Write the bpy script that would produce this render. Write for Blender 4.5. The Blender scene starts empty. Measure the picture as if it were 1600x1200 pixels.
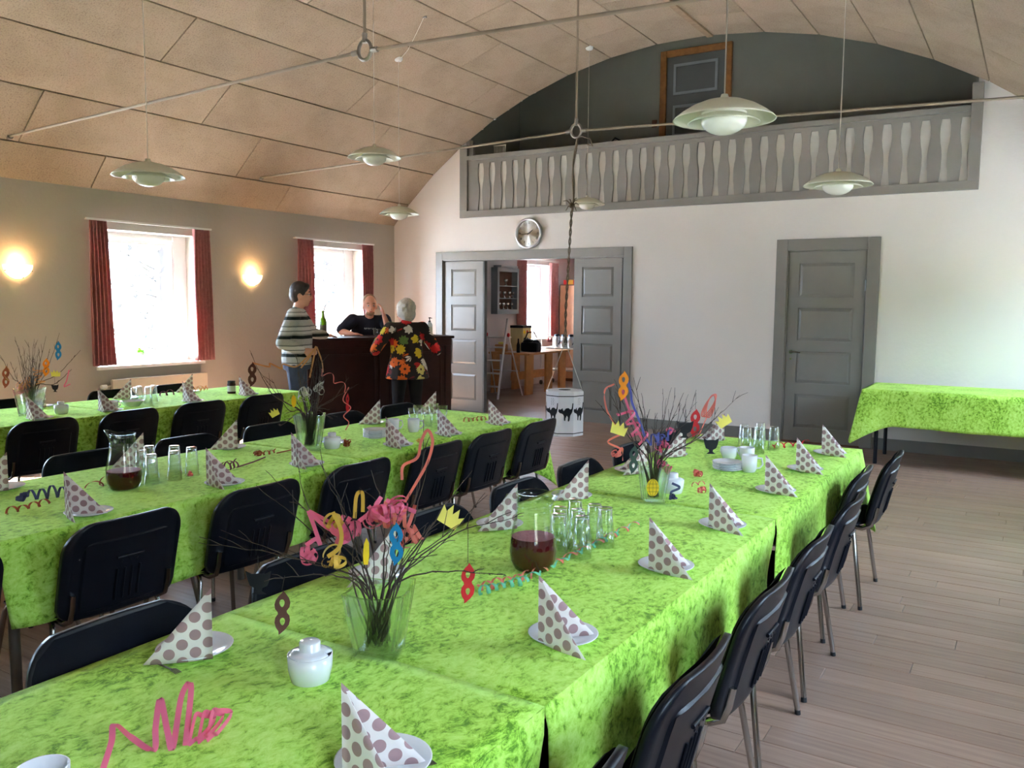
import bpy, bmesh, math, random
from mathutils import Vector, Matrix, noise
R_ = math.radians
PI = math.pi
rnd = random.Random(7)
S = bpy.context.scene
COL = S.collection

# ------------------------------------------------------------------ camera
CAM_H = 1.57
F_PX = 1321.048
YAW, PITCH, ROLL = -0.554668, -0.0963916, 0.0074808
_f = Vector((math.sin(YAW) * math.cos(PITCH), math.cos(YAW) * math.cos(PITCH), math.sin(PITCH)))
_r0 = Vector((math.cos(YAW), -math.sin(YAW), 0))
_u0 = _r0.cross(_f)
_r = _r0 * math.cos(ROLL) + _u0 * math.sin(ROLL)
_u = -_r0 * math.sin(ROLL) + _u0 * math.cos(ROLL)
cam_d = bpy.data.cameras.new('camera')
cam_d.sensor_width = 36.0
cam_d.lens = 36.0 * F_PX / 1600.0
cam_d.clip_start = 0.05
cam_d.clip_end = 400
cam = bpy.data.objects.new('camera', cam_d)
COL.objects.link(cam)
cam.matrix_world = Matrix(((_r.x, _u.x, -_f.x, 0), (_r.y, _u.y, -_f.y, 0), (_r.z, _u.z, -_f.z, CAM_H), (0, 0, 0, 1)))
S.camera = cam

def W(px, py, depth):
    """a measured point of the photograph at a known distance -> its place in the room"""
    return Vector((0, 0, CAM_H)) + (_r * ((px - 800) / F_PX) - _u * ((py - 600) / F_PX) + _f) * depth
def WZ(px, py, z):
    d = _r * ((px - 800) / F_PX) - _u * ((py - 600) / F_PX) + _f
    return Vector((0, 0, CAM_H)) + d * ((z - CAM_H) / d.z)
def WX(px, py, x):
    d = _r * ((px - 800) / F_PX) - _u * ((py - 600) / F_PX) + _f
    return Vector((0, 0, CAM_H)) + d * (x / d.x)
def WY(px, py, y):
    d = _r * ((px - 800) / F_PX) - _u * ((py - 600) / F_PX) + _f
    return Vector((0, 0, CAM_H)) + d * (y / d.y)
def DEPTH(p):
    return (Vector(p) - Vector((0, 0, CAM_H))).dot(_f)

# ------------------------------------------------------------------ sky, view
SKY = 10.4
wd = bpy.data.worlds.new('sky')
S.world = wd
wd.use_nodes = True
nt = wd.node_tree
bg = nt.nodes['Background']
bg.inputs[0].default_value = (0.56, 0.75, 1.0, 1)
bg.inputs[1].default_value = SKY
sun_d = bpy.data.lights.new('sun', 'SUN')
sun_d.energy = 80.0
sun_d.angle = 0.02
sun_d.color = (1.0, 0.92, 0.82)
sun = bpy.data.objects.new('sun', sun_d)
COL.objects.link(sun)
sun.location = (-16, -6, 24)
sun.rotation_euler = Vector((0.45, 0.30, -0.84)).to_track_quat('-Z', 'Y').to_euler()
S.view_settings.view_transform = 'Standard'
S.view_settings.look = 'None'
S.view_settings.exposure = 2.02
S.view_settings.gamma = 1.0
S.view_settings.use_curve_mapping = False
cy = S.cycles
cy.use_denoising = True
cy.use_adaptive_sampling = True
cy.adaptive_threshold = 0.02
cy.max_bounces = 9
cy.diffuse_bounces = 5
cy.glossy_bounces = 4
cy.transmission_bounces = 8
cy.transparent_max_bounces = 20
cy.caustics_reflective = False
cy.caustics_refractive = False
cy.sample_clamp_indirect = 6.0
cy.blur_glossy = 0.5

# room
XL, XR, YE, YB = -8.2, 0.786, 9.88, -3.5
VCX, VCZ, VR = -3.707, -1.3207, 6.0144
WINS_Y = [(-0.55, 0.70), (2.30, 3.55), (5.14, 6.42), (8.00, 9.24)]
WZ0, WZ1 = 0.87, 2.29

# daylight through the windows: portals guide the sky light through each opening
def portal(x, y0, y1, z0, z1, sx):
    d = bpy.data.lights.new('window_portal', 'AREA')
    d.shape = 'RECTANGLE'
    d.size = z1 - z0
    d.size_y = y1 - y0
    d.cycles.is_portal = True
    o = bpy.data.objects.new('window_portal', d)
    COL.objects.link(o)
    o.location = (x, (y0 + y1) / 2, (z0 + z1) / 2)
    o.rotation_euler = (0, -PI / 2 * sx, 0)
for a, b in WINS_Y:
    portal(XL - 0.36, a, b, WZ0, WZ1, 1)
    portal(XR + 0.36, a, b, WZ0, WZ1, -1)
portal(XL - 0.36, 13.58, 14.66, WZ0, WZ1, 1)

# ------------------------------------------------------------------ helpers
def tag(o, label=None, cat=None, group=None, kind=None):
    if label: o['label'] = label
    if cat: o['category'] = cat
    if group: o['group'] = group
    if kind: o['kind'] = kind
    return o

def empty(name, loc=(0, 0, 0), rz=0.0, parent=None):
    o = bpy.data.objects.new(name, None)
    o.empty_display_size = 0.1
    COL.objects.link(o)
    o.location = loc
    o.rotation_euler = (0, 0, rz)
    if parent: o.parent = parent
    return o

def link(name, me, parent=None):
    o = bpy.data.objects.new(name, me)
    COL.objects.link(o)
    if parent: o.parent = parent
    return o

def copy_tree(o, parent=None):
    c = o.copy()
    COL.objects.link(c)
    c.parent = parent
    for ch in list(o.children):
        copy_tree(ch, c)
    return c

class MB:
    """collects shapes for one mesh"""
    def __init__(s):
        s.v = []; s.f = []; s.sm = []; s.uv = {}
    def add(s, vs, fs, smooth=False):
        b = len(s.v)
        s.v += [Vector(p) for p in vs]
        for f in fs:
            s.f.append([b + i for i in f]); s.sm.append(smooth)
        return b
    def box(s, x0, x1, y0, y1, z0, z1, rot=None, org=None):
        vs = [Vector(p) for p in ((x0, y0, z0), (x1, y0, z0), (x1, y1, z0), (x0, y1, z0), (x0, y0, z1), (x1, y0, z1), (x1, y1, z1), (x0, y1, z1))]
        if rot is not None:
            o = Vector(org or (0, 0, 0))
            vs = [rot @ (p - o) + o for p in vs]
        s.add(vs, [(0, 3, 2, 1), (4, 5, 6, 7), (0, 1, 5, 4), (1, 2, 6, 5), (2, 3, 7, 6), (3, 0, 4, 7)])
        return s
    def bbox(s, x0, x1, y0, y1, z0, z1, b=0.005):
        """box with chamfered edges"""
        bm = bmesh.new()
        bmesh.ops.create_cube(bm, size=1)
        for v in bm.verts:
            v.co = Vector(((x0 + x1) / 2 + v.co.x * (x1 - x0), (y0 + y1) / 2 + v.co.y * (y1 - y0), (z0 + z1) / 2 + v.co.z * (z1 - z0)))
        bmesh.ops.bevel(bm, geom=list(bm.edges), offset=b, segments=2, affect='EDGES', profile=0.6)
        s.bm(bm)
        return s
    def bm(s, bm, smooth=False):
        bm.verts.index_update()
        s.add([v.co.copy() for v in bm.verts], [[v.index for v in f.verts] for f in bm.faces], smooth)
        bm.free()
    def prism(s, poly, y0, y1, axis='y', smooth=False):
        """polygon [(a,b)] extruded between two values of an axis"""
        n = len(poly)
        def P(a, b, t):
            return (a, t, b) if axis == 'y' else ((t, a, b) if axis == 'x' else (a, b, t))
        vs = [P(a, b, y0) for a, b in poly] + [P(a, b, y1) for a, b in poly]
        fs = [list(range(n)), list(range(2 * n - 1, n - 1, -1))] + [(i, i + n, (i + 1) % n + n, (i + 1) % n) for i in range(n)]
        s.add(vs, fs, smooth)
        return s
    def tube(s, pts, r, n=8, cap=True, flat=1.0, smooth=True):
        pts = [Vector(p) for p in pts]
        m = len(pts)
        rr = r if isinstance(r, (list, tuple)) else [r] * m
        t0 = (pts[1] - pts[0]).normalized()
        ref = Vector((0, 0, 1)) if abs(t0.z) < 0.9 else Vector((1, 0, 0))
        a = t0.cross(ref).normalized()
        vs = []
        for i, p in enumerate(pts):
            t = (pts[min(i + 1, m - 1)] - pts[max(i - 1, 0)]).normalized()
            a = (a - t * a.dot(t)).normalized()
            b = t.cross(a)
            for k in range(n):
                w = 2 * PI * k / n
                vs.append(p + a * (math.cos(w) * rr[i]) + b * (math.sin(w) * rr[i] * flat))
        fs = [(i * n + k, i * n + (k + 1) % n, (i + 1) * n + (k + 1) % n, (i + 1) * n + k) for i in range(m - 1) for k in range(n)]
        s.add(vs, fs, smooth)
        if cap:
            s.add(vs[:n], [list(range(n - 1, -1, -1))]); s.add(vs[-n:], [list(range(n))])
        return s
    def lathe(s, prof, n=24, c=(0, 0, 0), smooth=True, sq=None):
        """prof [(r,z)] turned about z"""
        c = Vector(c)
        vs = []
        for r, z in prof:
            for k in range(n):
                w = 2 * PI * k / n
                vs.append(c + Vector((math.cos(w) * r, math.sin(w) * r, z)))
        m = len(prof)
        fs = [(i * n + k, i * n + (k + 1) % n, (i + 1) * n + (k + 1) % n, (i + 1) * n + k) for i in range(m - 1) for k in range(n)]
        b = s.add(vs, fs, smooth)
        if prof[0][0] > 1e-5: pass
        return s
    def disc(s, c, r, n=24, up=True):
        c = Vector(c)
        vs = [c + Vector((math.cos(2 * PI * k / n) * r, math.sin(2 * PI * k / n) * r, 0)) for k in range(n)]
        s.add(vs, [list(range(n)) if up else list(range(n - 1, -1, -1))])
        return s
    def ball(s, c, r, n=12, sc=(1, 1, 1), rot=None):
        c = Vector(c)
        m = n
        vs = []; fs = []
        for i in range(m + 1):
            th = PI * i / m
            for k in range(2 * n):
                ph = PI * k / n
                p = Vector((math.sin(th) * math.cos(ph) * r * sc[0], math.sin(th) * math.sin(ph) * r * sc[1], math.cos(th) * r * sc[2]))
                if rot is not None: p = rot @ p
                vs.append(c + p)
        k2 = 2 * n
        for i in range(m):
            for k in range(k2):
                fs.append((i * k2 + k, (i + 1) * k2 + k, (i + 1) * k2 + (k + 1) % k2, i * k2 + (k + 1) % k2))
        s.add(vs, fs, True)
        return s
    def ribbon(s, pts, wdir, w, th=0.0006):
        """paper strip along pts; wdir = direction(s) of its width"""
        pts = [Vector(p) for p in pts]
        m = len(pts)
        vs = []
        for i, p in enumerate(pts):
            d = Vector(wdir[i] if isinstance(wdir, list) else wdir)
            t = (pts[min(i + 1, m - 1)] - pts[max(i - 1, 0)]).normalized()
            d = d - t * d.dot(t)
            if d.length < 1e-4: d = t.orthogonal()
            d.normalize()
            nn = t.cross(d).normalized() * th
            vs += [p + d * w / 2 + nn, p - d * w / 2 + nn, p - d * w / 2 - nn, p + d * w / 2 - nn]
        up = [vs[4 * i + k] for i in range(m) for k in (0, 1)]
        dn = [vs[4 * i + k] for i in range(m) for k in (2, 3)]
        fs = [(2 * i, 2 * i + 1, 2 * i + 3, 2 * i + 2) for i in range(m - 1)]
        s.add(up, fs, True)
        s.add(dn, fs, True)
        return s
    def grid(s, nu, nv, fn, smooth=True, flip=False):
        vs = [fn(i / nu, j / nv) for j in range(nv + 1) for i in range(nu + 1)]
        fs = []
        for j in range(nv):
            for i in range(nu):
                q = (j * (nu + 1) + i, j * (nu + 1) + i + 1, (j + 1) * (nu + 1) + i + 1, (j + 1) * (nu + 1) + i)
                fs.append(q[::-1] if flip else q)
        s.add(vs, fs, smooth)
        return s
    def mesh(s, name, mat=None, merge=0.0):
        me = bpy.data.meshes.new(name)
        me.from_pydata([tuple(p) for p in s.v], [], s.f)
        me.polygons.foreach_set('use_smooth', s.sm)
        if merge:
            bm = bmesh.new(); bm.from_mesh(me)
            bmesh.ops.remove_doubles(bm, verts=bm.verts, dist=merge)
            bmesh.ops.recalc_face_normals(bm, faces=bm.faces)
            bm.to_mesh(me); bm.free()
        me.update()
        if mat: me.materials.append(mat)
        return me
    def build(s, name, mat=None, parent=None, merge=0.0):
        return link(name, s.mesh(name, mat, merge), parent)

def rebase(o):
    """put the origin of a one-mesh thing at its base centre"""
    me = o.data
    n = len(me.vertices)
    xs = [v.co.x for v in me.vertices]; ys = [v.co.y for v in me.vertices]; zs = [v.co.z for v in me.vertices]
    c = Vector(((min(xs) + max(xs)) / 2, (min(ys) + max(ys)) / 2, min(zs)))
    me.transform(Matrix.Translation(-c))
    o.location = o.location + c
    return o

def curve_mesh(name, loops, th, bevel=0.0):
    """flat shape with holes from closed outlines [(x,y)], thickness th; lies in XY"""
    cu = bpy.data.curves.new(name, 'CURVE')
    cu.dimensions = '2D'
    cu.fill_mode = 'BOTH'
    cu.extrude = th / 2
    for lp in loops:
        sp = cu.splines.new('POLY')
        sp.points.add(len(lp) - 1)
        for p, (x, y) in zip(sp.points, lp): p.co = (x, y, 0, 1)
        sp.use_cyclic_u = True
    o = bpy.data.objects.new(name, cu)
    COL.objects.link(o)
    dg = bpy.context.evaluated_depsgraph_get()
    me = bpy.data.meshes.new_from_object(o.evaluated_get(dg))
    bpy.data.objects.remove(o)
    bpy.data.curves.remove(cu)
    me.name = name
    return me

def text_mesh(name, txt, size, th=0.001, align='CENTER'):
    cu = bpy.data.curves.new(name, 'FONT')
    cu.body = txt; cu.size = size; cu.extrude = th / 2
    cu.align_x = align; cu.align_y = 'CENTER'
    o = bpy.data.objects.new(name, cu)
    COL.objects.link(o)
    dg = bpy.context.evaluated_depsgraph_get()
    me = bpy.data.meshes.new_from_object(o.evaluated_get(dg))
    bpy.data.objects.remove(o); bpy.data.curves.remove(cu)
    return me

ORD = ['nearest', 'second', 'third', 'fourth', 'fifth', 'sixth', 'seventh', 'eighth', 'ninth', 'tenth']
# ------------------------------------------------------------------ materials
def srgb(r, g, b):
    def c(x):
        x /= 255.0
        return x / 12.92 if x <= 0.04045 else ((x + 0.055) / 1.055) ** 2.4
    return (c(r), c(g), c(b), 1)

class NT:
    def __init__(s, name):
        s.m = bpy.data.materials.new(name)
        s.m.use_nodes = True
        s.t = s.m.node_tree
        s.p = s.t.nodes['Principled BSDF']
        s.out = s.t.nodes['Material Output']
    def n(s, typ, **kw):
        x = s.t.nodes.new(typ)
        for k, v in kw.items(): setattr(x, k, v)
        return x
    def l(s, a, b): s.t.links.new(a, b)
    def coord(s, which='Object'):
        return s.n('ShaderNodeTexCoord').outputs[which]
    def noise(s, vec, scale, detail=4, rough=0.55, dist=0.0):
        x = s.n('ShaderNodeTexNoise')
        x.inputs['Scale'].default_value = scale
        x.inputs['Detail'].default_value = detail
        x.inputs['Roughness'].default_value = rough
        x.inputs['Distortion'].default_value = dist
        if vec: s.l(vec, x.inputs['Vector'])
        return x
    def ramp(s, fac, stops):
        x = s.n('ShaderNodeValToRGB')
        e = x.color_ramp.elements
        while len(e) < len(stops): e.new(0.5)
        for q, (p, c) in zip(e, stops):
            q.position = p; q.color = c
        s.l(fac, x.inputs[0])
        return x.outputs[0]
    def math(s, op, a, b=None, c=None):
        x = s.n('ShaderNodeMath', operation=op)
        for i, v in enumerate((a, b, c)):
            if v is None: continue
            if isinstance(v, (int, float)): x.inputs[i].default_value = v
            else: s.l(v, x.inputs[i])
        return x.outputs[0]
    def mix(s, fac, a, b, typ='MIX'):
        x = s.n('ShaderNodeMix', data_type='RGBA', blend_type=typ)
        for i, v in ((0, fac), (6, a), (7, b)):
            if isinstance(v, (int, float)): x.inputs[i].default_value = v
            elif isinstance(v, tuple): x.inputs[i].default_value = v
            else: s.l(v, x.inputs[i])
        return x.outputs[2]
    def bump(s, h, strength=0.3, dist=0.01):
        x = s.n('ShaderNodeBump')
        x.inputs['Strength'].default_value = strength
        x.inputs['Distance'].default_value = dist
        s.l(h, x.inputs['Height'])
        s.l(x.outputs[0], s.p.inputs['Normal'])
    def set(s, **kw):
        for k, v in kw.items():
            i = s.p.inputs[k.replace('_', ' ')]
            if isinstance(v, (int, float, tuple)): i.default_value = v
            else: s.l(v, i)
        return s.m

def plain(name, col, rough=0.5, metal=0.0, var=0.12, scale=6.0, bump=0.0, bscale=60, **kw):
    t = NT(name)
    co = t.coord()
    nz = t.noise(co, scale)
    a = tuple(c * (1 - var) for c in col[:3]) + (1,)
    b = tuple(min(1, c * (1 + var)) for c in col[:3]) + (1,)
    t.set(Base_Color=t.ramp(nz.outputs[0], [(0.3, a), (0.7, b)]), Roughness=rough, Metallic=metal, **kw)
    if bump:
        t.bump(t.noise(co, bscale).outputs[0], bump, 0.004)
    return t.m

M = {}
def mk_wall(name, col):
    t = NT(name)
    co = t.coord('Object')
    n1 = t.noise(co, 0.8, 3)
    a = tuple(c * 0.95 for c in col[:3]) + (1,)
    t.set(Base_Color=t.ramp(n1.outputs[0], [(0.35, a), (0.65, col)]), Roughness=0.85)
    n2 = t.noise(co, 22, 6, 0.6)
    t.bump(n2.outputs[0], 0.22, 0.012)
    return t.m
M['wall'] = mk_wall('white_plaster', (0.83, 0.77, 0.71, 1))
M['wall_left'] = mk_wall('shade_toned_plaster', (0.47, 0.435, 0.385, 1))  # white plaster darkened: this wall's lower light is put into its colour
M['ceilback'] = plain('dark_joint', (0.045, 0.03, 0.02, 1), 0.9)
M['outer'] = plain('render_outside', (0.6, 0.58, 0.55, 1), 0.9)

def mk_panel():
    t = NT('wood_wool_board')
    oi = t.n('ShaderNodeObjectInfo')
    co = t.coord('Object')
    n1 = t.noise(co, 1.6, 4, 0.6)
    c1 = t.ramp(n1.outputs[0], [(0.3, srgb(146, 129, 110)), (0.55, srgb(164, 146, 127)), (0.75, srgb(166, 143, 126))])
    tint = t.ramp(oi.outputs['Random'], [(0.0, (0.90, 0.90, 0.88, 1)), (1.0, (1.05, 1.03, 1.01, 1))])
    c2 = t.mix(1.0, c1, tint, 'MULTIPLY')
    n2 = t.noise(co, 70, 5, 0.75)
    sp = t.ramp(n2.outputs[0], [(0.34, (0.62, 0.58, 0.54, 1)), (0.5, (1, 1, 1, 1)), (0.75, (1.06, 1.05, 1.04, 1))])
    n3 = t.noise(co, 24, 3, 0.7)
    sp3 = t.ramp(n3.outputs[0], [(0.28, (0.78, 0.74, 0.70, 1)), (0.42, (1, 1, 1, 1))])
    c3 = t.mix(1.0, t.mix(1.0, c2, sp, 'MULTIPLY'), sp3, 'MULTIPLY')
    t.set(Base_Color=c3, Roughness=0.95)
    t.bump(n2.outputs[0], 0.5, 0.006)
    return t.m
M['panel'] = mk_panel()

def mk_floor():
    t = NT('worn_beech_parquet')
    oi = t.n('ShaderNodeObjectInfo')
    co = t.coord('Object')
    mp = t.n('ShaderNodeMapping')
    mp.inputs['Scale'].default_value = (1.2, 26, 26)
    t.l(co, mp.inputs[0])
    # the grain runs along the plank, each plank differs
    cmb = t.n('ShaderNodeVectorMath', operation='ADD')
    t.l(mp.outputs[0], cmb.inputs[0])
    rv = t.n('ShaderNodeCombineXYZ')
    t.l(t.math('MULTIPLY', oi.outputs['Random'], 40.0), rv.inputs[0])
    t.l(rv.outputs[0], cmb.inputs[1])
    n1 = t.noise(cmb.outputs[0], 1.6, 5, 0.6, 0.4)
    c1 = t.ramp(n1.outputs[0], [(0.3, srgb(130, 103, 88)), (0.55, srgb(147, 119, 103)), (0.75, srgb(157, 130, 114))])
    tint = t.ramp(oi.outputs['Random'], [(0.0, (0.88, 0.87, 0.86, 1)), (0.5, (1, 1, 1, 1)), (1.0, (1.08, 1.07, 1.06, 1))])
    c2 = t.mix(1.0, c1, tint, 'MULTIPLY')
    n2 = t.noise(co, 9, 4, 0.7)
    wear = t.ramp(n2.outputs[0], [(0.27, (0.66, 0.63, 0.60, 1)), (0.36, (1, 1, 1, 1))])
    n3 = t.noise(co, 1.3, 3)
    rg = t.ramp(n3.outputs[0], [(0.35, (0.30, 0.30, 0.30, 1)), (0.7, (0.46, 0.46, 0.46, 1))])
    t.set(Base_Color=t.mix(1.0, c2, wear, 'MULTIPLY'), Roughness=rg, Specular_IOR_Level=0.4)
    t.bump(n1.outputs[0], 0.08, 0.003)
    return t.m
M['floor'] = mk_floor()

def mk_velvet():
    t = NT('crushed_green_velvet')
    co = t.coord('Object')
    # crushed patches: stretched flakes at several angles
    dis = t.noise(co, 5.0, 3, 0.6)
    av = t.n('ShaderNodeVectorMath', operation='MULTIPLY_ADD')
    t.l(dis.outputs['Color'], av.inputs[0])
    av.inputs[1].default_value = (0.10, 0.10, 0.10)
    t.l(co, av.inputs[2])
    mp = t.n('ShaderNodeMapping')
    mp.inputs['Scale'].default_value = (1.0, 0.62, 0.8)
    mp.inputs['Rotation'].default_value = (0, 0, 0.5)
    t.l(av.outputs[0], mp.inputs[0])
    n1 = t.noise(mp.outputs[0], 52, 7, 0.74, 0.25)
    n2 = t.noise(mp.outputs[0], 4.5, 4, 0.6)
    mixv = t.math('ADD', t.math('MULTIPLY', n1.outputs[0], 0.72), t.math('MULTIPLY', n2.outputs[0], 0.28))
    c = t.ramp(mixv, [(0.39, srgb(88, 138, 26)), (0.445, srgb(146, 198, 62)), (0.505, srgb(178, 226, 92)), (0.62, srgb(200, 240, 126))])
    t.set(Base_Color=c, Roughness=0.75, Specular_IOR_Level=0.25, Sheen_Weight=0.55, Sheen_Roughness=0.35, Sheen_Tint=srgb(205, 245, 140))
    t.bump(mixv, 0.35, 0.008)
    return t.m
M['velvet'] = mk_velvet()

M['grey'] = plain('grey_gloss_paint', srgb(130, 127, 121), 0.33, var=0.05, scale=3, bump=0.05, bscale=40)
M['greyd'] = plain('dark_grey_paint', srgb(98, 100, 99), 0.55, var=0.06, scale=3)
M['greyl'] = plain('pale_grey_paint', srgb(150, 156, 160), 0.5, var=0.05, scale=3)
M['recess'] = plain('slate_painted_wall', srgb(140, 140, 130), 0.85, var=0.06, scale=1.5)
M['backing'] = plain('white_board_paint', srgb(204, 200, 190), 0.7, var=0.06, scale=8)
M['white'] = plain('white_gloss_paint', (0.80, 0.80, 0.79, 1), 0.35, var=0.03)
M['plastic'] = plain('black_plastic', (0.005, 0.006, 0.010, 1), 0.36, var=0.2, bump=0.12, bscale=420, Specular_IOR_Level=0.28)
M['fabric'] = plain('black_seat_fabric', (0.006, 0.007, 0.011, 1), 0.92, var=0.2, bump=0.3, bscale=500, Specular_IOR_Level=0.12)
M['chrome'] = plain('chrome_tube', (0.42, 0.41, 0.39, 1), 0.16, 1.0, var=0.06)
M['rubber'] = plain('black_rubber', (0.015, 0.015, 0.015, 1), 0.7)
M['steel'] = plain('dull_steel', (0.30, 0.28, 0.25, 1), 0.42, 1.0, var=0.2)
M['rod'] = plain('painted_iron_rod', srgb(136, 122, 104), 0.6, 0.0, var=0.1)
M['aluminium'] = plain('aluminium', (0.72, 0.72, 0.72, 1), 0.3, 1.0, var=0.05)
M['oak'] = plain('oak_frame', srgb(150, 100, 52), 0.5, var=0.2, scale=14)
M['pine'] = plain('pine_boards', srgb(196, 138, 78), 0.5, var=0.15, scale=10)
M['mahogany'] = plain('dark_mahogany', srgb(50, 21, 17), 0.5, var=0.25, scale=5, Specular_IOR_Level=0.15)
M['brownwood'] = plain('brown_wood', srgb(98, 58, 36), 0.5, var=0.2, scale=8)
M['curtain'] = None
M['shade'] = plain('ivory_enamel', srgb(222, 221, 200), 0.38, var=0.02)
M['opal'] = plain('opal_glass_bowl', srgb(240, 238, 226), 0.25, var=0.02, Subsurface_Weight=0.0)
M['porcelain'] = plain('white_porcelain', (0.78, 0.79, 0.82, 1), 0.12, var=0.02)
M['cable'] = plain('white_cable', srgb(214, 206, 190), 0.6)
M['rope'] = plain('jute_rope', srgb(96, 84, 66), 0.9, var=0.25, scale=60)
M['string'] = plain('white_string', srgb(200, 194, 182), 0.9)
M['thread'] = plain('dark_thread', srgb(60, 52, 44), 0.9)
M['bark'] = plain('birch_twig_bark', srgb(66, 52, 42), 0.75, var=0.3, scale=40)
M['twiggreen'] = plain('wet_green_twig', srgb(62, 60, 38), 0.6, var=0.3, scale=40)
M['radiator'] = plain('cream_radiator_enamel', srgb(205, 196, 178), 0.4, var=0.03)
M['leaf'] = plain('fresh_green_leaf', srgb(90, 165, 50), 0.5, var=0.2, scale=30)
M['potwhite'] = plain('white_plant_pot', (0.78, 0.78, 0.8, 1), 0.4)
M['ground'] = plain('pale_gravel', (0.60, 0.60, 0.60, 1), 0.95, var=0.1, scale=3)
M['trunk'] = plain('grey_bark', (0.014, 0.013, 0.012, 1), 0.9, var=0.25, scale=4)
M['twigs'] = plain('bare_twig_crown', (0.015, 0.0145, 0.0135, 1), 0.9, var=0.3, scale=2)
M['blackpaper'] = plain('black_card', srgb(20, 20, 24), 0.8)
M['brownpaper'] = plain('brown_card', srgb(86, 50, 38), 0.8)
M['bluepaper'] = plain('blue_card', srgb(16, 132, 196), 0.7)
M['redpaper'] = plain('red_card', srgb(196, 26, 34), 0.7)
M['orangepaper'] = plain('orange_card', srgb(250, 158, 32), 0.7)
M['yellowpaper'] = plain('yellow_card', srgb(250, 214, 40), 0.7)
M['palepaper'] = plain('pale_yellow_card', srgb(244, 232, 120), 0.7)
M['greenpaper'] = plain('dark_green_card', srgb(40, 62, 52), 0.7)
M['pinkpaper'] = plain('pink_streamer_paper', srgb(240, 124, 158), 0.65, var=0.08)
M['goldpaper'] = plain('yellow_streamer_paper', srgb(232, 196, 90), 0.65, var=0.08)
M['coralpaper'] = plain('coral_streamer_paper', srgb(236, 136, 122), 0.65, var=0.08)
M['peachpaper'] = plain('peach_streamer_paper', srgb(206, 150, 96), 0.65, var=0.08)
M['mintpaper'] = plain('mint_streamer_paper', srgb(120, 206, 170), 0.65, var=0.08)
M['blueviolet'] = plain('violet_blue_streamer_paper', srgb(104, 112, 190), 0.65, var=0.08)
M['plumpaper'] = plain('plum_streamer_paper', srgb(128, 72, 86), 0.65, var=0.08)
M['slatepaper'] = plain('slate_blue_streamer_paper', srgb(78, 84, 122), 0.65, var=0.08)
M['rustpaper'] = plain('rust_streamer_paper', srgb(176, 88, 52), 0.65, var=0.08)

def thin(m, fac=0.3):
    t = m.node_tree; p = t.nodes['Principled BSDF']; out = t.nodes['Material Output']
    tr = t.nodes.new('ShaderNodeBsdfTranslucent'); mx = t.nodes.new('ShaderNodeMixShader'); mx.inputs[0].default_value = fac
    t.links.new(p.inputs['Base Color'].links[0].from_socket, tr.inputs[0])
    t.links.new(p.outputs[0], mx.inputs[1]); t.links.new(tr.outputs[0], mx.inputs[2]); t.links.new(mx.outputs[0], out.inputs[0])
for k_ in ('pinkpaper', 'goldpaper', 'coralpaper', 'peachpaper', 'mintpaper', 'blueviolet', 'plumpaper', 'slatepaper', 'rustpaper', 'palepaper', 'yellowpaper', 'orangepaper'): thin(M[k_])

def mk_curtain():
    t = NT('old_rose_curtain_cloth')
    co = t.coord('Object')
    n1 = t.noise(co, 30, 4)
    c = t.ramp(n1.outputs[0], [(0.3, srgb(150, 100, 102)), (0.7, srgb(174, 122, 120))])
    t.set(Base_Color=c, Roughness=0.9)
    tr = t.n('ShaderNodeBsdfTranslucent')
    tr.inputs[0].default_value = srgb(214, 124, 128)
    mx = t.n('ShaderNodeMixShader')
    mx.inputs[0].default_value = 0.16
    t.l(t.p.outputs[0], mx.inputs[1]); t.l(tr.outputs[0], mx.inputs[2]); t.l(mx.outputs[0], t.out.inputs[0])
    return t.m
M['curtain'] = mk_curtain()

def mk_glass(name, tint, refl=1.0, rough=0.0, ior=1.5, pw=3.2):
    """thin clear glass: mostly see-through, mirror-like at glancing angles"""
    t = NT(name)
    tr = t.n('ShaderNodeBsdfTransparent'); tr.inputs[0].default_value = tint
    gl = t.n('ShaderNodeBsdfGlossy'); gl.inputs['Roughness'].default_value = rough
    gl.inputs[0].default_value = (0.95, 0.97, 0.96, 1)
    lw = t.n('ShaderNodeLayerWeight'); lw.inputs[0].default_value = 0.5
    fz = t.math('ADD', 0.035, t.math('MULTIPLY', t.math('POWER', lw.outputs['Facing'], pw), 0.75))
    mx = t.n('ShaderNodeMixShader')
    t.l(t.math('MULTIPLY', fz, refl), mx.inputs[0])
    t.l(tr.outputs[0], mx.inputs[1]); t.l(gl.outputs[0], mx.inputs[2])
    t.l(mx.outputs[0], t.out.inputs[0])
    return t.m
M['pane'] = mk_glass('window_glass', (0.97, 0.98, 0.98, 1), 0.6)
M['glass'] = mk_glass('table_glass', (0.955, 0.975, 0.97, 1), 1.3, 0.02, pw=2.2)
M['jugglass'] = mk_glass('jug_glass', (0.97, 0.98, 0.975, 1), 1.0, 0.02, pw=4.5)
def mk_thick():
    t = NT('thick_vase_glass')
    gl = t.n('ShaderNodeBsdfGlass'); gl.inputs['IOR'].default_value = 1.45; gl.inputs[0].default_value = (0.95, 0.985, 0.97, 1)
    tr = t.n('ShaderNodeBsdfTransparent'); tr.inputs[0].default_value = (0.95, 0.98, 0.97, 1)
    mx = t.n('ShaderNodeMixShader'); mx.inputs[0].default_value = 0.45
    t.l(gl.outputs[0], mx.inputs[1]); t.l(tr.outputs[0], mx.inputs[2]); t.l(mx.outputs[0], t.out.inputs[0])
    return t.m
M['vaseglass'] = mk_thick()

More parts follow.
